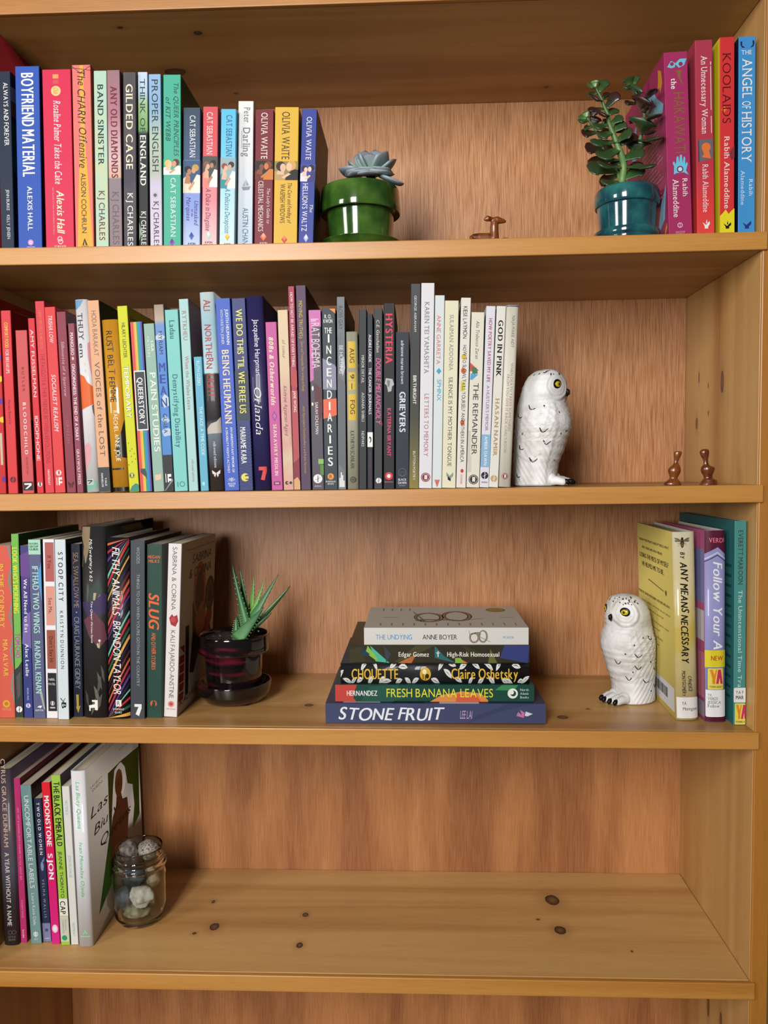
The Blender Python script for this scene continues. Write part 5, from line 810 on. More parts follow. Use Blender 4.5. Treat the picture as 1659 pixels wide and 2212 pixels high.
# ------------------------------------------------------------------ fourth shelf
G4 = 'books standing on the fourth shelf'
def row4(key, yb, q, color, label, prints, d=.14, **kw): book(key, 4, yb, d, q, color, label, prints, group=G4, **kw)
row4('year', 2043, (8, 38.6, -9, 22, 1663), '4a4048', 'dark plum-grey hardback reading A YEAR WITHOUT A NAME, on the fourth shelf', [('T', 'A YEAR WITHOUT A NAME', 1841, 2000, .5, .3, 'e4dcd8', 'b'), ('T', 'CYRUS GRACE DUNHAM', 1640, 1829, .5, .3, 'd8b8a4', 'b'), ('O', 2014, .5, .14, .02, '8a8078'), ('O', 2014, .76, .14, .02, '8a8078'), ('H', 'LITTLE', 2024, .6, .5, 4, '8a8078', 's'), ('H', 'BROWN', 2030, .6, .46, 4, '8a8078', 's')], hard=True, d=.15, grad=[(1664, '463c48'), (1800, '5c4c54'), (1880, '5a5a68'), (1950, '463c44'), (2043, '3c3438')], coat=.2)
row4('hotwet', 2036.6, (45, 58.6, 29.2, 42.6, 1682), 'cc3878', 'slim magenta paperback with tiny pale pink lettering on the fourth shelf', [('T', 'HOT, WET & SHAKING: HOW I LEARNED TO TALK ABOUT SEX', 1745, 1900, .5, .26, 'f0a8c4'), ('T', 'KALEIGH TRACE', 1944, 1982, .5, .26, 'f0a8c4'), ('T', 'Invisible', 2008, 2026, .5, .3, 'f8d8e4', 'b')], side='8c1c40', d=.165, paper='cfc0b0')
row4('labels', 2039, (66, 91.2, 44.6, 64.9, 1696.6), '7ba09e', 'grey-green paperback reading UNCOMFORTABLE LABELS in thin white capitals', [('T', 'UNCOMFORTABLE LABELS', 1719, 1918, .5, .42, 'eef4f2'), ('T', 'Laura Kate Dale', 1929, 1998, .5, .28, 'e4ecea'), ('D', 2018, .5, .24, 'dce8e6'), ('D', 2018, .5, .16, '7ba09e'), ('P', [(.4, 2014), (.62, 2014), (.52, 2026), (.4, 2022)], 'dce8e6'), ('H', 'JKP', 2029, .5, .36, 4, 'dce8e6', 's')], side='4a4248', d=.16, faceprints=[])
row4('twoold', 2035, (93.6, 111.5, 73.4, 88.4, 1725), '2b3350', 'short navy paperback with a little fish between its words and a lavender foot', [('R', 1994, 2040, 0, 1, '8486b0'), ('E', 1871, .5, .6, .2, '8a90b8'), ('P', [(.5, 1860), (.9, 1850), (.7, 1862)], '8a90b8'), ('D', 2009, .5, .22, '4a5480'), ('R', 2026, 2028, .2, .8, 'b8bcd8'), ('T', 'TWO OLD WOMEN', 1734, 1846, .5, .36, 'f0eee8', 'bw'), ('T', 'VELMA WALLIS', 1899, 1982, .5, .3, '9aa4b4', 'w')], d=.13)
row4('moonstone', 2040, (112.9, 129.4, 88.5, 107.6, 1690.8), 'dc2050', 'scarlet-to-pink paperback with chunky rounded white block letters', [('T', 'MOONSTONE', 1719, 1828, .5, .56, 'f8f0f2', 'x'), ('T', 'SJON', 1843, 1899, .5, .56, 'f8f0f2', 'x'), ('E', 2006, .5, .5, .34, 'f8c8dc'), ('E', 2006, .5, .3, .2, 'f0f0f0')], grad=[(1690, 'e02430'), (1780, 'dc2040'), (1870, 'd81c68'), (2040, 'e02888')], d=.14)
row4('emerald', 2042, (131.8, 151.4, 110.4, 129.3, 1675), 'a4cc4c', 'lime green paperback reading THE BLACK EMERALD in heavy black capitals', [('R', 1941, 1978, .05, 1, 'ece8dc'), ('R', 1979, 2034, .02, .98, 'd0d0c0'), ('D', 2026, .45, .3, '2ca068'), ('T', 'THE BLACK EMERALD', 1689, 1827, .5, .62, '161c14', 'xj'), ('T', 'JEANNE THORNTO', 1838, 1939, .5, .36, '2c3420'), ('T', 'CAP', 1946, 1974, .45, .56, '222222', 'b'), ('T', 'Fiction', 1986, 2010, .66, .14, '9a9a90'), ('T', 'THORNTO', 1986, 2016, .36, .14, '9a9a90')], side='2a2028', d=.15)
row4('neotenica', 2041, (153.3, 169.6, 133.2, 149, 1699), 'e2dfda', 'slim off-white paperback with two small runs of teal outlined capitals', [('T', 'NEOTENICA', 1729, 1760, .5, .36, '6ab4b8', 'l'), ('T', 'JOON OLUCHI LEE', 1847, 1895, .5, .36, '6ab4b8', 'l'), ('T', 'NIGHTBOAT', 1993, 2022, .5, .3, '7abcbc', 'l')], d=.13, side='c8c0b4')
body = [('P', [(.36, .26), (.38, .45), (.42, .56), (.5, .62), (.52, .68), (.6, .68), (.63, .62), (.72, .6), (.74, .5), (.7, .38), (.66, .26)], '9a6a50'), ('D', .57, .74, .075, 'b07c60', 1.35), ('P', [(.5, .76), (.52, .8), (.58, .825), (.63, .8), (.645, .76), (.6, .79)], 'c8a868'), ('P', [(.34, .25), (.68, .23), (.7, .36), (.36, .34)], '3a2c40'), ('P', [(.52, .735), (.58, .74), (.58, .73)], '3a2420')]
row4('biuty', 2045.5, (171.3, 199.5, 149.5, 183.5, 1666), 'e4e4e8', 'tall white hardback with green scribbled script, beside the glass jar', [('T', 'Las Biuty Queens', 1689, 1790, .48, .26, '54c478', 'i'), ('T', 'Ivan Monalisa Ojeda', 1819, 1937, .5, .22, '54c478', 'i'), ('P', [(.32, 2018), (.5, 2008), (.68, 2018), (.56, 2018), (.5, 2013), (.44, 2018)], '8cd8a4'), ('R', 2022, 2024, .15, .85, '9cdcb0')], hard=True, d=.178, coat=.2, yaw=radians(.2), side='d9cfc4',
 faceprints=[('R', [('P', [(.38, .86), (1, .84), (.96, .4), (.80, .36), (.86, .5), (.84, .64), (.74, .68), (.7, .8), (.62, .86), (.5, .84), (.46, .74), (.42, .6), (.36, .2), (.12, .12), (.36, .5)], '5a9a34')] + body + [('T', 'Las', .06, .36, .70, .06, '2a2624', 'i'), ('T', 'Biuty', .1, .54, .59, .055, '2a2624', 'i'), ('T', 'Queens', .2, .78, .485, .055, '2a2624', 'i'), ('T', 'LAS BIUTY', .08, .28, .87, .014, 'b0a898'), ('T', 'QUEENS', .1, .28, .845, .014, 'b0a898'), ('T', 'Ivan Monalisa Ojeda', .4, .95, .05, .02, '6ab06a', 'i'), ('T', 'stories', .6, .8, .93, .012, 'b8b0a0'), ('T', 'translated', .8, .97, .95, .012, 'b8b0a0')])])

# ================================================================== POTTED PLANTS
def glaze(name, c1, c2, c3, scale=30, rough=0.12, zgrad=None):
    m = bpy.data.materials.new(name); m.use_nodes = True; n = m.node_tree; b = n.nodes['Principled BSDF']; L = n.links.new
    b.inputs['Roughness'].default_value = rough; b.inputs['Coat Weight'].default_value = 0.6; b.inputs['Coat Roughness'].default_value = 0.03
    co = n.nodes.new('ShaderNodeTexCoord'); t = n.nodes.new('ShaderNodeTexNoise'); t.inputs['Scale'].default_value = scale; t.inputs['Detail'].default_value = 6; L(co.outputs['Object'], t.inputs['Vector'])
    r = ramp(n, [(0.32, c1), (0.5, c2), (0.68, c3)]); L(t.outputs['Fac'], r.inputs[0]); L(r.outputs[0], b.inputs['Base Color'])
    bp = n.nodes.new('ShaderNodeBump'); bp.inputs['Strength'].default_value = 0.10; bp.inputs['Distance'].default_value = 0.0006
    t2 = n.nodes.new('ShaderNodeTexNoise'); t2.inputs['Scale'].default_value = 70; L(co.outputs['Object'], t2.inputs['Vector']); L(t2.outputs['Fac'], bp.inputs['Height']); L(bp.outputs[0], b.inputs['Coat Normal'])
    return m
def leafmat(name, c1, c2, rough=0.35, edge=None):
    m = bpy.data.materials.new(name); m.use_nodes = True; n = m.node_tree; b = n.nodes['Principled BSDF']; L = n.links.new
    b.inputs['Roughness'].default_value = rough
    co = n.nodes.new('ShaderNodeTexCoord'); sp = n.nodes.new('ShaderNodeSeparateXYZ'); L(co.outputs['Generated'], sp.inputs[0])
    t = n.nodes.new('ShaderNodeTexNoise'); t.inputs['Scale'].default_value = 90; L(co.outputs['Object'], t.inputs['Vector'])
    a = n.nodes.new('ShaderNodeMath'); a.operation = 'MULTIPLY_ADD'; L(t.outputs['Fac'], a.inputs[0]); a.inputs[1].default_value = 0.25; L(sp.outputs['X'], a.inputs[2])
    r = ramp(n, [(0.05, c1), (0.55, c2), (1.0, edge or c2)]); L(a.outputs[0], r.inputs[0]); L(r.outputs[0], b.inputs['Base Color'])
    return m
def leaf_mesh(name, ln, wd, th, curl, prof, m, ns=9, nc=8, keel=0.0):
    """fleshy leaf along +x, lens cross-section; prof(t) width factor; curl lifts the tip (metres)"""
    rings = []
    for i in range(ns+1):
        t = i/ns; wv = max(0.02, prof(t))*wd/2; hv = th/2*max(0.08, prof(t)**0.6); z0 = curl*t*t
        rings.append([(ln*t, wv*cos(2*pi*k/nc), z0 + hv*sin(2*pi*k/nc)*(1 if sin(2*pi*k/nc) < 0 else 0.55) + keel*abs(cos(2*pi*k/nc))*wv) for k in range(nc)])
    v, f = loft(rings); me = bpy.data.meshes.new(name); me.from_pydata(v, [], f); me.materials.append(m)
    me.polygons.foreach_set('use_smooth', [True]*len(me.polygons)); return me
def place_leaf(name, me, parent, base, tip, side, length0, roll=0.0, origin=Vector(), dia=(1, 1, 1)):
    base, tip = Vector(base), Vector(tip); x = (tip-base); l = x.length; x.normalize()
    y = Vector(side) - x*x.dot(Vector(side)); y.normalize(); z = x.cross(y)
    if z.z < 0: y, z = -y, -z
    if roll: q = Matrix.Rotation(roll, 3, x); y, z = q @ y, q @ z
    s = l/length0
    o = bpy.data.objects.new(name, me); C.objects.link(o); o.parent = parent
    Mx = Matrix((x*s, y, z)).transposed().to_4x4(); Mx.translation = base-origin
    o.matrix_local = Mx @ Matrix.Diagonal((*dia, 1)); return o
def rest(i, x, r): return max(zs(i, x-r), zs(i, x+r)) + 0.0004
def pot_parts(root, outer, inner_r, soil_z, m, soilm, n=64, k=1.0):
    outer = [(a*k, z) for a, z in outer]; inner_r *= k
    v, f = lathe(outer, n); p = mesh_obj('pot', v, f, m, root, smooth=True)
    bm = bmesh.new(); sv, sf = lathe([(0, soil_z)] + [(inner_r*k/10, soil_z) for k in range(1, 11)] + [(inner_r, soil_z-.004), (0, soil_z-.004)], 40)
    sv = [Vector(q) + Vector((0, 0, (mnoise.noise(Vector(q)*260)*.0016 + mnoise.noise(Vector(q)*900)*.0008) if i < 402 else 0)) for i, q in enumerate(sv)]
    mesh_obj('soil', sv, sf, soilm, root)
soilm = bpy.data.materials.new('potting_soil'); soilm.use_nodes = True
_n = soilm.node_tree; _t = _n.nodes.new('ShaderNodeTexVoronoi'); _t.inputs['Scale'].default_value = 420; _c = _n.nodes.new('ShaderNodeTexCoord'); _n.links.new(_c.outputs['Object'], _t.inputs['Vector'])
_r = ramp(_n, [(0.0, '1a120c'), (0.85, '2a1e14'), (0.93, '9a8c74')]); _n.links.new(_t.outputs['Color'], _r.inputs[0]); _n.links.new(_r.outputs[0], _n.nodes['Principled BSDF'].inputs['Base Color']); _n.nodes['Principled BSDF'].inputs['Roughness'].default_value = 0.9

def rounded(pts, r=0.0012):
    """soften the corners of a lathe profile"""
    out = []
    for i, (a, z) in enumerate(pts):
        if 0 < i < len(pts)-1:
            p, q = Vector(pts[i-1]), Vector(pts[i+1]); c = Vector((a, z))
            d1, d2 = (p-c), (q-c); k1, k2 = min(r, d1.length*.45), min(r, d2.length*.45)
            if d1.length < 1e-6 or d2.length < 1e-6: out.append((a, z)); continue
            a1, a2 = c+d1.normalized()*k1, c+d2.normalized()*k2
            for t in (0, .33, .67, 1): g = a1*(1-t)**2 + c*2*t*(1-t) + a2*t*t; out.append((max(0, g.x), g.y))
        else: out.append((a, z))
    return out

# --- green pot with echeveria
gy = 0.0545; gx = X_at(779, gy, 0.29); gz = rest(1, gx, .05)
gr = thing('potted_succulent', 'blue-grey rosette succulent in a glossy green pot, on the top row', 'potted plant', (gx, gy, gz))
z_rim = Z_at(380, gx, gy-.046)-gz; z_rb = Z_at(433, gx, gy-.046)-gz; z_s = Z_at(503, gx, gy-.047)-gz
green = glaze('green_glaze', '16380f', '365a20', '54762e', 26)
pot_parts(gr, rounded([(0, .005), (.034, .005), (.0352, .009), (.0388, z_rb-.001), (.0388, z_rb), (.0455, z_rb-.0025), (.0462, z_rb+.003), (.0445, z_rim-.001), (.0432, z_rim), (.0408, z_rim-.001), (.0398, z_rim-.012), (0, z_rim-.012)], .0016), .0402, z_rim-.006, green, soilm, k=.982)
v, f = lathe(rounded([(0, 0), (.037, 0), (.0445, .010), (.0470, z_s), (.0462, z_s+.0005), (.0435, z_s-.003), (.037, .0045), (0, .0045)], .0014), 64); mesh_obj('saucer', v, f, green, gr, smooth=True)
ech = leafmat('echeveria_leaf', '94ac8c', '8aa8a4', 0.5, '98a0ac')
def ep(t): return (sin(min(1, t*1.25+.12)*pi*0.5)**0.9)*(1 if t < .62 else max(0.0, 1-((t-.62)/.38)**1.7))
em = leaf_mesh('leaf', .05, .034, .0075, .006, ep, ech, 10, 10)
gl = lambda x, y, dy=0.0: at(x/6.3808+640, y/6.3808+320, gy+dy)
ECH = [((1010, 300), (800, 95), .0), ((1040, 275), (1300, 100), -.012), ((1090, 285), (1410, 225), .004), ((960, 275), (680, 250), .008), ((960, 310), (585, 355), -.012), ((1020, 300), (1260, 350), -.026), ((900, 355), (715, 385), -.020), ((1150, 350), (1445, 555), -.022), ((1010, 320), (930, 95), .024), ((1050, 290), (1100, 85), .026), ((1030, 330), (880, 345), -.032), ((1020, 300), (1010, 110), .004), ((1000, 350), (800, 395), -.034), ((1080, 340), (1240, 390), -.034), ((1000, 350), (990, 400), -.038), ((1080, 300), (1250, 300), .028)]
cen = gl(1030, 372, .0)
for b_, t_, dy in ECH:
    base = cen + Vector(((b_[0]-1030)*4e-5, dy*.25, 0.001)); tip = gl(*t_, dy)
    place_leaf('leaf', em, gr, base, tip, (tip-base).cross(Vector((0, 0, 1))), .05, 0, Vector((gx, gy, gz)))
v, f = tube([cen+Vector((0, 0, -.012))-Vector((gx, gy, gz)), cen+Vector((0, 0, .004))-Vector((gx, gy, gz))], [.005, .006]); mesh_obj('stem', v, f, mat('6c7c5c', .6), gr, smooth=True)

# --- teal pot with jade plant
ty = 0.0384; tx = X_at(1353.5, ty, 0.29); tz = rest(1, tx, .04)
tr = thing('potted_jade_plant', 'upright jade plant with dark fleshy leaves in a glossy teal pot', 'potted plant', (tx, ty, tz))
q_rim = Z_at(387, tx, ty-.036)-tz; q_rb = Z_at(424, tx, ty-.0362)-tz; q_s = Z_at(481, tx, ty-.037)-tz
teal = glaze('teal_glaze', '10303c', '1c525a', '2f7474', 34)
pot_parts(tr, rounded([(0, .004), (.029, .004), (.0300, .008), (.0328, q_rb), (.0352, q_rb-.001), (.0366, q_rb+.004), (.0358, q_rim-.003), (.0340, q_rim), (.0318, q_rim-.001), (.0312, q_rim-.010), (0, q_rim-.010)], .0022), .0314, q_rim-.005, teal, soilm, k=.955)
v, f = lathe(rounded([(0, 0), (.0325, 0), (.0337, .003), (.0333, q_s-.009), (.0357, q_s-.006), (.0353, q_s-.001), (.0345, q_s), (.031, q_s-.003), (.030, .0035), (0, .0035)], .0016), 64); mesh_obj('saucer', v, f, teal, tr, smooth=True)
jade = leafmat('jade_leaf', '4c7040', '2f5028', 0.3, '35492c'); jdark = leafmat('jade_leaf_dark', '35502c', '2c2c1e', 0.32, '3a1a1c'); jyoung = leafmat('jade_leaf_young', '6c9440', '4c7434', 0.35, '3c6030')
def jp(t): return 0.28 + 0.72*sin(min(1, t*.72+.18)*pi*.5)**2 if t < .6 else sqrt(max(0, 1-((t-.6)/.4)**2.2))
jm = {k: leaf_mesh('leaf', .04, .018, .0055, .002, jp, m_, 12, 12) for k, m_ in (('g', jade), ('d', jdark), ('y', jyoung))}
O = Vector((tx, ty, tz))
jl = lambda x, y, dy=0.0: at(x/8.195+1240, y/8.195+150, ty+dy)
stemm = leafmat('jade_stem', '3c5c2c', '4c7038', 0.5, '6a9450')
stems = [([(845, 1990, 0), (880, 1720, 0), (830, 1500, -.004), (780, 1380, -.005), (700, 1150, -.006), (620, 960, -.006), (600, 800, -.006), (545, 680, -.006), (490, 530, -.006), (430, 410, -.006), (370, 310, -.006)], [.0040, .0038, .0034, .003, .0027, .0023, .0020, .0018, .0016, .0014, .0011]),
         ([(860, 1950, .004), (900, 1600, .010), (1010, 1480, .014), (1080, 1350, .016), (1180, 1210, .016), (1200, 1080, .015), (1240, 880, .014), (1225, 740, .013), (1170, 560, .012), (1130, 450, .012), (1030, 290, .012)], [.003, .0026, .0023, .0022, .002, .0018, .0016, .0015, .0014, .0012, .001]),
         ([(830, 1950, .006), (700, 1650, .018), (540, 1440, .022), (500, 1340, .022), (430, 1130, .020), (390, 1080, .020), (290, 940, .018), (225, 850, .018)], [.0026, .0023, .002, .0018, .0016, .0014, .0012, .001])]
for pts, rs in stems:
    P3 = smooth_pts([tuple(jl(*p)-O) for p in pts], 3); RS = [rs[min(len(rs)-1, i//3)] for i in range(len(P3))]
    P3[0] = tuple(Vector(P3[0])+Vector((0, 0, -.004)))
    v, f = tube(P3, RS, 10); mesh_obj('stem', v, f, stemm, tr, smooth=True)
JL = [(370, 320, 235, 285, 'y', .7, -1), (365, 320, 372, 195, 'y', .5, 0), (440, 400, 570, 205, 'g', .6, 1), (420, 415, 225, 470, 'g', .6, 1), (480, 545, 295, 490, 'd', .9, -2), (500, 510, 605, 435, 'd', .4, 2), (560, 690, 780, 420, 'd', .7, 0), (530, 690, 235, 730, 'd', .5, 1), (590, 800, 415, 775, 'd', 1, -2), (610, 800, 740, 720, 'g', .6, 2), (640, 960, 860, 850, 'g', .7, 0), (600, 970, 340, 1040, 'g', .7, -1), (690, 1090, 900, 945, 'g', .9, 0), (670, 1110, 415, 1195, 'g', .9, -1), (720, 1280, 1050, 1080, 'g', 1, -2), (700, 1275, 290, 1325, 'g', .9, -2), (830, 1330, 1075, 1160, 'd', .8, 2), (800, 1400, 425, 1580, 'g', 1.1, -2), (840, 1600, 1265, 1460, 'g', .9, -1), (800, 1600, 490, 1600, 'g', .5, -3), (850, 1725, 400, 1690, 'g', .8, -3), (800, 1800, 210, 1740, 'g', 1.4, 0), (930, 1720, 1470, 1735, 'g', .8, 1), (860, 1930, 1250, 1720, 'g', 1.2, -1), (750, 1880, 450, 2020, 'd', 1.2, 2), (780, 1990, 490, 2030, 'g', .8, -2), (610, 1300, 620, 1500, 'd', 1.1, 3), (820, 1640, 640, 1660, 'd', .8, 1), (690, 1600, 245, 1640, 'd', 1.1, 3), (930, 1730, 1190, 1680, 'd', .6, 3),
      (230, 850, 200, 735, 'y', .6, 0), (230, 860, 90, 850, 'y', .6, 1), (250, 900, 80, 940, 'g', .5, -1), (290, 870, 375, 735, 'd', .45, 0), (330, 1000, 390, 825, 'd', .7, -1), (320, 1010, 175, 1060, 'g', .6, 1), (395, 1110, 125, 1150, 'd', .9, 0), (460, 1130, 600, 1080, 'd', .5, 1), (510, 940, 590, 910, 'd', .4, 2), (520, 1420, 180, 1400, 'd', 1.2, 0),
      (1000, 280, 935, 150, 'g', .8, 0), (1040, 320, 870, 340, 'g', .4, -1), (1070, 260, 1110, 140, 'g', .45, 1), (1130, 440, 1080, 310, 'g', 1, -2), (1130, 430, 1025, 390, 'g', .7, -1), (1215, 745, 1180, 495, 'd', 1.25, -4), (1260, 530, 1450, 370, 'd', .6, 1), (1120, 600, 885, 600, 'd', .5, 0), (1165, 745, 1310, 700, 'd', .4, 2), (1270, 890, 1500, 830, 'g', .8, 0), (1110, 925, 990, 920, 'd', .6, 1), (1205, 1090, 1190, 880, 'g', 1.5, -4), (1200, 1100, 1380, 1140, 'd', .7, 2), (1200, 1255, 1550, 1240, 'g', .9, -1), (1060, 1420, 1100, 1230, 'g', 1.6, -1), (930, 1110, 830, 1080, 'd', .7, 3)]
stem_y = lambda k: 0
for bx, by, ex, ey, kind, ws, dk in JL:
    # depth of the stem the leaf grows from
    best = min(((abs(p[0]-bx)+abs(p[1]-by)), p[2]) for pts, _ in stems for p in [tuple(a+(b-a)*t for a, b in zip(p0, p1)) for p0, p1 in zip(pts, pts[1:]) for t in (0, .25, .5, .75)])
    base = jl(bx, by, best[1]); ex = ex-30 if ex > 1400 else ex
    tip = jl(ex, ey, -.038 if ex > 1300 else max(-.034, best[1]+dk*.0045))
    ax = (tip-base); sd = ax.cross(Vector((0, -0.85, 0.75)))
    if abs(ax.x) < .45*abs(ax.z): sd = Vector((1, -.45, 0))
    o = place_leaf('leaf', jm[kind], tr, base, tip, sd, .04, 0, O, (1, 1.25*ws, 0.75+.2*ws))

# --- dark pot with aloe
bz = zs(3, -.5); bf = at_z(500, 1532, bz); br = 84*(bf.y+.036-CAM.y)/FPX
by_ = bf.y+br*.83; bx = X_at(506, by_, bz+.04); bz = rest(3, bx, .05)
ar = thing('potted_aloe', 'small spiky aloe in a glossy black and oxblood pot', 'potted plant', (bx, by_, bz))
br *= .975; sc = br/86
h_r = Z_at(1383, bx, by_-82*sc)-bz; h_rb = Z_at(1421, bx, by_-82*sc)-bz; h_s = Z_at(1491, bx, by_-br)-bz
h_rb = max(h_rb, .052)
ox = glaze('oxblood_glaze', '0c0b0c', '14100f', '2e0d12', 22, .10)
_nn = ox.node_tree; _b = _nn.nodes['Principled BSDF']; _co = _nn.nodes.new('ShaderNodeTexCoord'); _mp = _nn.nodes.new('ShaderNodeMapping'); _mp.inputs['Scale'].default_value = (14, 14, 90); _nn.links.new(_co.outputs['Object'], _mp.inputs[0])
_t = _nn.nodes.new('ShaderNodeTexNoise'); _t.inputs['Scale'].default_value = 1.0; _nn.links.new(_mp.outputs[0], _t.inputs['Vector']); _r = ramp(_nn, [(.42, '0d0c0d'), (.56, '1a1014'), (.66, '5c1424'), (.76, '2c2438')]); _nn.links.new(_t.outputs['Fac'], _r.inputs[0]); _nn.links.new(_r.outputs[0], _b.inputs['Base Color'])
pot_parts(ar, rounded([(0, .007), (58*sc, .007), (62*sc, .011), (67*sc, h_rb-.001), (67.5*sc, h_rb), (80*sc, h_rb-.002), (82*sc, h_rb+.003), (81.5*sc, h_r-.001), (79*sc, h_r), (75*sc, h_r-.002), (73*sc, h_r-.012), (0, h_r-.012)], .0018), 74*sc, h_r-.006, ox, soilm)
v, f = lathe(rounded([(0, .002), (70*sc, .002), (82*sc, .010), (86*sc, h_s), (82*sc, h_s+.0005), (76*sc, h_s-.006), (60*sc, .0065), (0, .0065)], .0016), 64); mesh_obj('saucer', v, f, ox, ar, smooth=True)
for a in (-.9, 1.2, 3.3):
    v, f = lathe(rounded([(0, 0), (.006, 0), (.006, .004), (0, .004)], .001), 16); mesh_obj('foot', v, f, mat('17181c', .4), ar, smooth=True, loc=(55*sc*cos(a), 55*sc*sin(a), 0))
alo = leafmat('aloe_leaf', '5c9450', '3f7848', 0.38, '2f6438'); aly = leafmat('aloe_leaf_young', '8cba58', '74ac48', 0.38, '5c8c3c')
def alp(t): return (1-t)**0.75*(0.86+.14*(1-t))
am = {k: leaf_mesh('leaf', .07, .012, .0075, .003, alp, m_, 12, 8, keel=.35) for k, m_ in (('g', alo), ('y', aly))}
al = lambda x, y, dy=0.0: at(x/4.706+380, y/4.706+1090, by_+dy)
OA = Vector((bx, by_, bz))
AL = [(725, 1260, 555, 610, 'g', 1.05, -.010, 0), (735, 1240, 665, 640, 'g', 1, .006, 0), (755, 1130, 808, 710, 'y', .8, .014, 0), (740, 1160, 922, 742, 'y', .7, .000, 0), (730, 1240, 1058, 708, 'g', .95, -.004, 0), (790, 1230, 1182, 846, 'g', 1.0, -.014, 0), (770, 1270, 988, 1114, 'g', .8, -.020, 0), (655, 1345, 915, 1040, 'g', 1.4, -.026, 0), (612, 1350, 598, 1135, 'g', 1.1, -.016, 0), (660, 1330, 652, 1060, 'g', .7, -.008, 0)]
soil_c = al(690, 1330, -.012)
for x0, y0, x1, y1, kd, ws, dy, _ in AL:
    base = al(x0, y0, dy*.5-.006); base.z = min(base.z, bz+h_r+.012); tip = al(x1, y1, dy)
    base = base + (base-tip).normalized()*.006
    o = place_leaf('leaf', am[kd], ar, base, tip, Vector((1, -.4, 0)) if abs((tip-base).x) < abs((tip-base).z) else Vector((.3, .8, .2)), .07, 0, OA, (1, 1.2*ws, 1.15*ws))
    L_ = (tip-base).length; tv, tf = [], []
    for k in range(9):
        for s_ in (-1, 1):
            t_ = .2+.075*k; wv = alp(t_)*.012*ws/2*s_; o_ = len(tv); xx = L_*t_; zz = .003*t_*t_
            tv += [(xx-.0007, wv*.92, zz), (xx+.0007, wv*.92, zz), (xx+.0008, wv+.0011*s_, zz), (xx, wv*.92, zz+.0006)]; tf += [(o_, o_+1, o_+2), (o_, o_+2, o_+3), (o_+1, o_+3, o_+2)]
    q = mesh_obj('spines', tv, tf, mat('b8c88c', .5), o)
    q.matrix_local = Matrix.Diagonal((.07/L_, 1/ws, 1/ws, 1))

# ================================================================== OWLS
owlm = bpy.data.materials.new('white_owl_resin'); owlm.use_nodes = True
_n = owlm.node_tree; _b = _n.nodes['Principled BSDF']; _b.inputs['Roughness'].default_value = .55
_co = _n.nodes.new('ShaderNodeTexCoord'); _t = _n.nodes.new('ShaderNodeTexNoise'); _t.inputs['Scale'].default_value = 60; _t.inputs['Detail'].default_value = 5; _n.links.new(_co.outputs['Object'], _t.inputs['Vector'])
_r = ramp(_n, [(.3, 'cfcbc4'), (.6, 'e9e9ea')]); _n.links.new(_t.outputs['Fac'], _r.inputs[0]); _n.links.new(_r.outputs[0], _b.inputs['Base Color'])
_mp = _n.nodes.new('ShaderNodeMapping'); _mp.inputs['Scale'].default_value = (900, 900, 240); _n.links.new(_co.outputs['Object'], _mp.inputs[0])
_t2 = _n.nodes.new('ShaderNodeTexNoise'); _t2.inputs['Scale'].default_value = 1; _n.links.new(_mp.outputs[0], _t2.inputs['Vector'])
_bp = _n.nodes.new('ShaderNodeBump'); _bp.inputs['Strength'].default_value = .35; _bp.inputs['Distance'].default_value = .0006; _n.links.new(_t2.outputs['Fac'], _bp.inputs['Height']); _n.links.new(_bp.outputs[0], _b.inputs['Normal'])
U = 0.1335/1935                                             # one drawing unit of the figurine in metres
OW = [(125, 640, 720, 25), (140, 560, 810, 140), (170, 475, 880, 225), (250, 375, 948, 315), (350, 315, 985, 362), (450, 275, 1000, 385), (550, 248, 1000, 388), (620, 225, 985, 378), (680, 205, 985, 372), (740, 190, 1012, 384), (820, 180, 1052, 405), (900, 170, 1076, 420), (1000, 163, 1088, 428), (1100, 160, 1080, 424), (1200, 155, 1048, 412), (1300, 150, 1012, 398), (1450, 143, 965, 380), (1600, 138, 905, 362), (1700, 134, 868, 350), (1850, 127, 848, 340), (1980, 122, 850, 340), (2045, 122, 852, 342), (2060, 130, 840, 334)]
def owl_row(y):
    for (a, b) in zip(OW, OW[1:]):
        if a[0] <= y <= b[0]:
            t = (y-a[0])/(b[0]-a[0]); t = t*t*(3-2*t) if a[0] > 300 else t
            return [a[k]+(b[k]-a[k])*t for k in (1, 2, 3)]
    return OW[-1][1:]
def sstep(a, b, x): t = min(1, max(0, (x-a)/(b-a))); return t*t*(3-2*t)
EYA, EYY = radians(38), 405
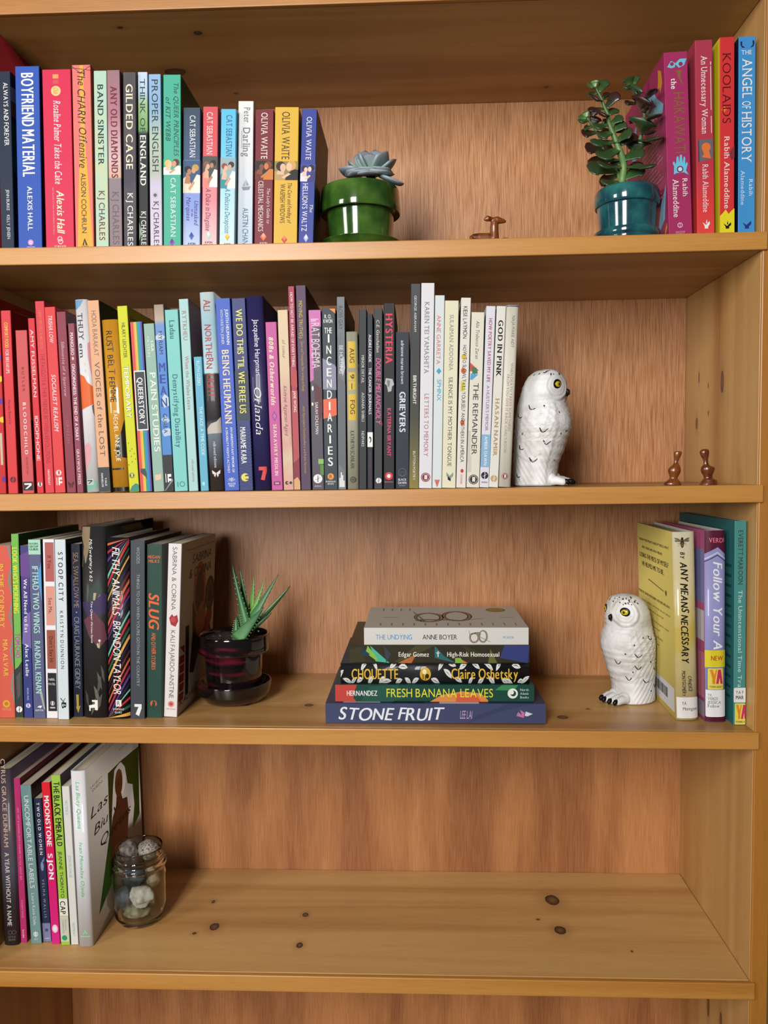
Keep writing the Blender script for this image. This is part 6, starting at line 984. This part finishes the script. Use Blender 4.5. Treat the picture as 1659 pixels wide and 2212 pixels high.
def owl_pt(th, y, off=0.0, relief=True):
    xb, xf, hw = owl_row(y); xc, a = (xb+xf)/2, (xf-xb)/2
    c, s = cos(th), sin(th); ex = 0.90
    px = abs(c)**ex*(1 if c > 0 else -1)*a; py = abs(s)**ex*(1 if s > 0 else -1)*hw
    d = off
    if relief:
        ad = abs(th)
        # facial discs and brow
        ua = (ad-EYA)*330; uv = y-EYY-10; rr = sqrt(ua*ua+(uv*.92)**2)
        if y < 700 and ad < 1.6: d += -16*math.exp(-(rr/80)**2) + 15*math.exp(-((rr-205)/34)**2) - 9*math.exp(-((rr-250)/26)**2) + 3*sin(rr*.10)*math.exp(-((rr-150)/70)**2)
        # wing
        wv = sstep(.75, .95, ad)*(1-sstep(2.6, 2.8, ad))*sstep(740, 860, y + 120*(1.8-ad))
        u = ad*330 + (y-800)*.22
        if wv > 0:
            d += 16*wv
            if y < 1330:
                sv, su = 105, 92; row = math.floor((y-760)/sv); fu = ((u/su+.5*(row % 2)) % 1)-.5; fv = ((y-760)/sv - row) + 3.0*fu*fu
                d += wv*19*((fv % 1)-.35)
            else:
                u2 = ad*330 + (y-1330)*.55; lay = 0 if y < 1600 + 60*sin(u2*.02) else 1
                fu = (u2/70 + .5*lay) % 1; d += wv*(15*(fu-.5) + (10 if not lay else 0)*sstep(1330, 1590, y))
        elif y > 680:
            d += 5*mnoise.noise(Vector((th*9, y*.022, 0))) + 4*mnoise.noise(Vector((th*26, y*.05, 3)))
            if ad > 2.6 and y > 900: d += 7*(((y-900)/130) % 1-.4)
        if y < 700: d += 2.5*mnoise.noise(Vector((th*24, y*.04, 7)))
    nx, ny = c*hw, s*a; nl = sqrt(nx*nx+ny*ny)+1e-6
    return Vector(((xc+px+d*nx/nl-560)*U, (py+d*ny/nl)*U, (2060-y)*U))
def owl_body():
    ys = [125, 130, 138, 150] + [165+ (2052-165)*k/150 for k in range(151)] + [2060]; n = 144
    rings = [[owl_pt(2*pi*k/n-pi, y, 0, 150 < y < 2040) for k in range(n)] for y in reversed(ys)]
    v, f = loft(rings); me = bpy.data.meshes.new('body'); me.from_pydata([tuple(p) for p in v], [], f); me.materials.append(owlm)
    me.polygons.foreach_set('use_smooth', [True]*len(me.polygons)); return me
OWL_BODY = owl_body()
brown = mat('4a2c22', .6); black = mat('141316', .3); yellow = mat('e0c81c', .25, coat=.6)
def strip(pts, wd, off=5):
    """painted stroke following the body; pts = [(angle, row)]"""
    v, f = [], []
    P = smooth_pts(pts, 5)
    for i, (t, y) in enumerate(P):
        q = P[min(i+1, len(P)-1)]; p = P[max(i-1, 0)]; dt, dy = (q[0]-p[0])*330, q[1]-p[1]; l = sqrt(dt*dt+dy*dy)+1e-6
        w_ = wd*(.45+.55*sin(pi*(i+.6)/(len(P)+.2))); ot, oy = -dy/l*w_/330, dt/l*w_
        v += [owl_pt(t+ot, y+oy, off), owl_pt(t-ot, y-oy, off)]
    for i in range(len(P)-1): f.append((2*i, 2*i+1, 2*i+3, 2*i+2))
    return v, f
def make_owl(name, label, loc, yaw, side, marks, scale=1.0):
    t = thing(name, label, 'figurine', loc, (0, 0, yaw), 'white owl figurines'); t.scale = (scale,)*3
    b = bpy.data.objects.new('body', OWL_BODY); C.objects.link(b); b.parent = t
    V, F = [], []
    def add(vf):
        o = len(V); V.extend(vf[0]); F.extend([tuple(i+o for i in q) for q in vf[1]])
    rr = random.Random(5)
    for a, y, kind in marks:
        if kind == 'v': add(strip([(a-.13, y-62), (a-.06, y-8), (a, y+18)], 8)); add(strip([(a, y+18), (a+.08, y-5), (a+.15, y-42)], 7))
        elif kind == 'l': add(strip([(a-.08, y-70), (a-.05, y-20), (a, y+10)], 8)); add(strip([(a, y+10), (a+.09, y+6), (a+.16, y-8)], 7))
        else: add(strip([(a, y-14), (a+.01, y), (a, y+16)], 9))
    for k in range(46):
        a = rr.uniform(-1.5, 1.5) if k < 36 else rr.uniform(-3, 3); y = 175 + 110*rr.random()**1.3 - 18*abs(a)/1.5; y = max(150, y)
        add(strip([(a, y-9), (a+rr.uniform(-.03, .03), y), (a+rr.uniform(-.05, .05), y+9)], rr.uniform(7, 13), 5))
    mesh_obj('painted_flecks', V, F, brown, t)
    for s in (1, -1):
        p = owl_pt(EYA*s, EYY, 0); nrm = (owl_pt(EYA*s, EYY, 40, False)-owl_pt(EYA*s, EYY, 0, False)).normalized(); nrm = (nrm + Vector((.25, 0, 0))).normalized()
        up = Vector((0, 0, 1)); rt = up.cross(nrm).normalized(); up = nrm.cross(rt)
        Rm = Matrix((rt, up, nrm)).transposed()
        v, f = ellipsoid(p+nrm*1*U, (92*U, 84*U, 22*U), Rm, 24, 12); e = mesh_obj('eye', v, f, black, t, smooth=True)
        v, f = ellipsoid(p+nrm*12*U, (66*U, 50*U, 20*U), Rm, 24, 12); mesh_obj('iris', v, f, yellow, e, smooth=True)
        v, f = ellipsoid(p+nrm*25*U+rt*(-10*s*U), (24*U, 26*U, 11*U), Rm, 16, 10); mesh_obj('pupil', v, f, black, e, smooth=True)
    bp_ = [owl_pt(0, 480, -6), owl_pt(0, 505, 26), owl_pt(0, 545, 38), owl_pt(0, 590, 20)]
    v, f = tube(bp_, [30*U, 40*U, 33*U, 8*U], 14); mesh_obj('beak', v, f, mat('1a181a', .35), t, smooth=True)
    for s in (1, -1):
        sh = []
        for k, (dx, dy, ln) in enumerate(((0, 70, 250), (20, 175, 215))):
            y0 = s*dy*U
            sh.append(tube([Vector(((800-560)*U, y0, 85*U)), Vector(((900+dx*.3-560)*U, y0, 88*U)), Vector(((800+ln-560)*U, y0, 62*U)), Vector(((830+ln-560)*U, y0, 45*U))], [80*U, 74*U, 60*U, 40*U], 14))
        sh.append(ellipsoid(((800-560)*U, s*125*U, 120*U), (85*U, 110*U, 100*U)))
        fo = fuse('foot', sh, owlm, t, voxel=.0009, sm=4)
        for (dx, dy, ln) in ((0, 70, 250), (20, 175, 215)):
            v, f = tube([Vector(((790+ln-560)*U, s*dy*U, 95*U)), Vector(((840+ln-560)*U, s*dy*U, 78*U)), Vector(((868+ln-560)*U, s*dy*U, 48*U)), Vector(((872+ln-560)*U, s*dy*U, 18*U))], [26*U, 42*U, 38*U, 10*U], 12)
            mesh_obj('claw', v, f, black, fo, smooth=True)
    return t
# the side mark lists are (angle from the beak, row, kind)
MR = [(-1.75, 800, 'l'), (-1.3, 755, 'd'), (-.75, 860, 'd'), (-2.25, 930, 'l'), (-1.35, 1170, 'v'), (-2.05, 1200, 'd'), (-1.15, 1370, 'v'), (-2.05, 1450, 'l'), (-.62, 1205, 'd'), (-1.5, 1650, 'v'), (-2.15, 1910, 'l'), (-.5, 1640, 'd'), (-2.6, 1490, 'd'), (.55, 1160, 'v'), (-.35, 1160, 'd')]
ML_ = [(1.45, 840, 'd'), (1.75, 880, 'l'), (2.35, 930, 'l'), (1.1, 960, 'd'), (.75, 1120, 'd'), (1.25, 1170, 'v'), (1.75, 1290, 'd'), (.35, 1310, 'v'), (1.2, 1390, 'v'), (.95, 1450, 'd'), (2.1, 1450, 'v'), (.7, 1600, 'v'), (1.5, 1650, 'v'), (2.15, 1780, 'v'), (1.75, 1830, 'd'), (-.6, 1150, 'v'), (-.3, 1640, 'd'), (2.5, 1250, 'd')]
oy = .060; ox_ = X_at(1166, oy, .06); make_owl('owl_figurine', 'white owl figurine in profile with one yellow eye showing, on the second row', (ox_, oy, rest(2, ox_, .06)), radians(-24), 1, MR, .985)
p = at_z(1352, 1531, zs(3, -.1)); oy2 = p.y+.034; ox2 = X_at(1361, oy2, zs(3, -.1)+.06); make_owl('owl_figurine', 'white owl figurine showing both yellow eyes, on the third shelf', (ox2, oy2, rest(3, ox2, .06)), radians(180+29), 1, ML_, .985)

# ================================================================== CARVED WOOD
carv = wood('carved_hardwood', '8a4a1e', '6c3414', '42200c', 'z', rough=.28, scale=6, coat=.5)
carv2 = wood('carved_hardwood_dark', '7a3c18', '5a2a10', '381a0a', 'z', rough=.28, scale=6, coat=.5, seed=4)
def figurine(name, label, rows, x0, y0, sc, yw, m, dep, lean=0.0):
    """rows of (y, left, right) read from the silhouette"""
    zb_ = zs(2, -.05); um = (yw-CAM.y)/FPX/sc; xm = (rows[-1][1]+rows[-1][2])/2; X0 = X_at(x0+xm/sc, yw, zb_+.01); zb_ = rest(2, X0, .015)
    t = thing(name, label, 'figurine', (X0, yw, zb_), group='small carved wooden figurines'); yb = rows[-1][0]; rg = []
    for y, l, r in reversed(smooth_pts(rows, 4)):
        c, hw = ((l+r)/2-xm)*um, (r-l)/2*um; hd = min(hw*.85, dep) if (yb-y) > 60 else hw*.8
        rg.append([(c+hw*cos(2*pi*k/24), hd*sin(2*pi*k/24), max(0, (yb-y)*um)) for k in range(24)])
    v, f = loft(rg); mesh_obj('carving', v, f, m, t, smooth=True); return t
figurine('carved_bird', 'left one of two small carved wooden birds on the second shelf', [(185, 285, 330), (192, 255, 352), (210, 246, 358), (240, 243, 352), (300, 250, 325), (350, 247, 305), (390, 225, 325), (430, 178, 340), (480, 163, 345), (530, 178, 325), (580, 185, 300), (610, 165, 315), (640, 118, 340), (668, 105, 352), (685, 110, 350)], 1420, 950, 6.9414, .016, carv, .011)
figurine('carved_bird', 'right one of two small carved wooden birds, nearest the bookcase side', [(152, 690, 730), (160, 660, 755), (180, 642, 768), (210, 637, 770), (260, 655, 765), (310, 685, 757), (370, 693, 765), (395, 680, 785), (413, 665, 830), (425, 660, 852), (455, 655, 855), (500, 665, 838), (540, 690, 825), (580, 700, 830), (610, 675, 880), (640, 655, 893), (668, 636, 892), (676, 634, 889)], 1420, 950, 6.9414, .016, carv2, .011)
dy_ = .026; du = (dy_-CAM.y)/FPX/11.06; dX = X_at(980+700/11.06, dy_, .27); dz = rest(1, dX, .03); ybase = 910 + (Z_at(440+910/11.06, dX, dy_)-dz)/du
D = lambda x, y, d=0.0: Vector(((x-700)*du, d*du, max(0, (ybase-y)*du)))
dt = thing('carved_deer', 'tiny carved wooden deer lying down on the top row between the two plants', 'figurine', (dX, dy_, dz), group='small carved wooden figurines')
yb0 = ybase
sh = [tube([D(400, 850), D(480, 830), D(620, 820), D(820, 825), D(960, 840), D(1020, 860)], [70*du, 105*du, 112*du, 112*du, 112*du, 70*du], 16),
      tube([D(960, 860), D(965, 700), D(965, 560), D(970, 450)], [120*du, 102*du, 100*du, 88*du], 16), tube([D(920, 425), D(1040, 420), D(1130, 440), D(1215, 455), D(1240, 458)], [70*du, 86*du, 62*du, 38*du, 20*du], 16),
      tube([D(900, 400, -40), D(800, 400, -75), D(715, 430, -85)], [40*du, 72*du, 26*du], 12), tube([D(930, 390, 50), D(880, 365, 80), D(800, 360, 110)], [40*du, 66*du, 26*du], 12),
      tube([D(700, yb0-55, -70), D(1000, yb0-60, -80), D(1180, 895, -50), D(1270, 885, -40), D(1310, 900, -40)], [60*du, 60*du, 55*du, 50*du, 24*du], 12), tube([D(420, 900, -60), D(450, yb0-70, -80), D(640, yb0-60, -90)], [90*du, 85*du, 60*du], 12), tube([D(420, 900, 60), D(450, yb0-70, 80), D(900, yb0-60, 80)], [90*du, 85*du, 60*du], 12), ellipsoid(D(690, yb0-100), (330*du, 110*du, 100*du))]
fuse('carving', sh, carv, dt, voxel=.0007, sm=3)

# ================================================================== JAR OF STONES
jz = zs(4, -.6)+.0004; jf = at_z(300, 2009.4, jz); jr = 59*(jf.y+.033-CAM.y)/FPX; jy = jf.y+jr*.80; jx = X_at(302, jy, jz+.05)
jt = Z_at(1826, jx, jy)-jz
gm = bpy.data.materials.new('jar_glass'); gm.use_nodes = True; _b = gm.node_tree.nodes['Principled BSDF']
_b.inputs['Base Color'].default_value = (.93, .97, .94, 1); _b.inputs['Roughness'].default_value = .02; _b.inputs['Transmission Weight'].default_value = 1; _b.inputs['IOR'].default_value = 1.42
jar = thing('glass_jar', 'clear glass jar full of stones on the fourth shelf', 'jar', (jx, jy, jz))
R0 = jr
outer = [(0, .0015), (R0*.62, .0), (R0*.80, .0015), (R0*.93, .009), (R0*.965, .02), (R0*.965, jt-.034), (R0*.93, jt-.028), (R0*.95, jt-.025), (R0*1.0, jt-.023), (R0*1.0, jt-.0195), (R0*.90, jt-.0175), (R0*.885, jt-.014), (R0*.92, jt-.012), (R0*.885, jt-.010), (R0*.88, jt-.003), (R0*.87, jt), (R0*.84, jt), (R0*.825, jt-.003)]
inner = [(R0*.82, jt-.018), (R0*.85, jt-.028), (R0*.90, jt-.036), (R0*.90, .02), (R0*.86, .011), (R0*.70, .0065), (0, .0065)]
v, f = lathe(rounded(outer+inner, .0012), 64); mesh_obj('glass_wall', v, f, gm, jar, smooth=True)
def rock(name, label, c, rad, m, seed, rough_=.16):
    bm = bmesh.new(); bmesh.ops.create_icosphere(bm, subdivisions=4, radius=1)
    for v_ in bm.verts:
        q = v_.co.normalized(); k = 1 + rough_*mnoise.noise(q*1.5+Vector((seed*3.1, seed, 0))) + rough_*.45*mnoise.noise(q*3.6+Vector((0, seed, 1))) + rough_*.12*mnoise.noise(q*10)
        v_.co = Vector((q.x*rad[0]*k, q.y*rad[1]*k, q.z*rad[2]*k))
    t = bm_obj(name, bm, m, None, True, loc=c); return tag(t, label, 'stone', 'pebbles in the glass jar')
def rockmat(name, c1, c2, c3, scale, rough=.7):
    m = bpy.data.materials.new(name); m.use_nodes = True; n = m.node_tree; b = n.nodes['Principled BSDF']; b.inputs['Roughness'].default_value = rough
    co = n.nodes.new('ShaderNodeTexCoord'); t = n.nodes.new('ShaderNodeTexNoise'); t.inputs['Scale'].default_value = scale; t.inputs['Detail'].default_value = 4; n.links.new(co.outputs['Object'], t.inputs['Vector'])
    r = ramp(n, [(.36, c1), (.46, c2), (.62, c3)]); n.links.new(t.outputs['Fac'], r.inputs[0]); n.links.new(r.outputs[0], b.inputs['Base Color'])
    bp = n.nodes.new('ShaderNodeBump'); bp.inputs['Strength'].default_value = .4; bp.inputs['Distance'].default_value = .0008; n.links.new(t.outputs['Fac'], bp.inputs['Height']); n.links.new(bp.outputs[0], b.inputs['Normal'])
    return m
jp_ = lambda x, y, dy: at(x/9.22+220, y/9.22+1780, jy+dy)
ju = (jy-CAM.y)/FPX/9.22
spk = rockmat('speckled_stone', '3a3230', '8a8078', 'b0a698', 480); blu = rockmat('slate_stone', '3a4048', '565e68', '6a7480', 120); wht = rockmat('chalky_stone', 'c0b8a8', 'd8d2c4', 'e6e0d4', 160); tan = rockmat('tan_stone', '8c7458', 'b09878', 'c4b090', 120); olv = rockmat('olive_stone', '6c6448', '8c8460', '9c9478', 200); gry = rockmat('pitted_stone', '2e2622', '625850', '7c7268', 240)
rock('stone', 'dark pitted stone at the left of the jar mouth', jp_(545, 545, -.003), (200*ju, 165*ju, 225*ju), gry, 1, .2)
rock('stone', 'pale speckled round stone at the right of the jar mouth', jp_(920, 505, .003), (212*ju, 205*ju, 205*ju), spk, 2, .1)
rock('stone', 'dark slate-blue stone in the middle of the jar under the pitted stone', jp_(640, 1060, -.006), (235*ju, 160*ju, 175*ju), rockmat('dark_slate', '23262c', '33373f', '434a54', 140), 3, .2)
rock('stone', 'tan stone low at the right wall of the jar under the speckled one', jp_(1015, 1060, .006), (145*ju, 170*ju, 195*ju), tan, 4, .2)
rock('stone', 'blue-grey stone against the left wall of the jar', jp_(445, 1440, -.006), (165*ju, 170*ju, 225*ju), blu, 5, .16)
rock('stone', 'whitish knobbly stone in the lower middle of the jar', jp_(800, 1430, -.011), (235*ju, 190*ju, 205*ju), wht, 6, .3)
rock('stone', 'mottled olive stone lying on the bottom of the jar', jp_(700, 1705, -.006), (290*ju, 230*ju, 120*ju), olv, 7, .2)
rock('stone', 'sandy stone behind the whitish one in the jar', jp_(890, 1490, .011), (190*ju, 120*ju, 150*ju), tan, 8, .2)
rock('stone', 'brown stone at the back of the jar behind the blue-grey one', jp_(640, 1330, .011), (190*ju, 120*ju, 180*ju), gry, 9, .2)

# cable against the wall at the right
pts = smooth_pts([(.105, .24, -.925), (.10, .235, -.80), (.066, .225, -.64), (.050, .225, -.575), (.045, .225, -.53), (.052, .225, -.47), (.046, .225, -.42), (.062, .225, -.36), (.09, .24, -.28)], 6)
v, f = tube(pts, .0045, 10); o = mesh_obj('cable', v, f, mat('141316', .5), smooth=True); tag(o, 'black cable hanging against the wall at the right edge of the picture', 'cable')
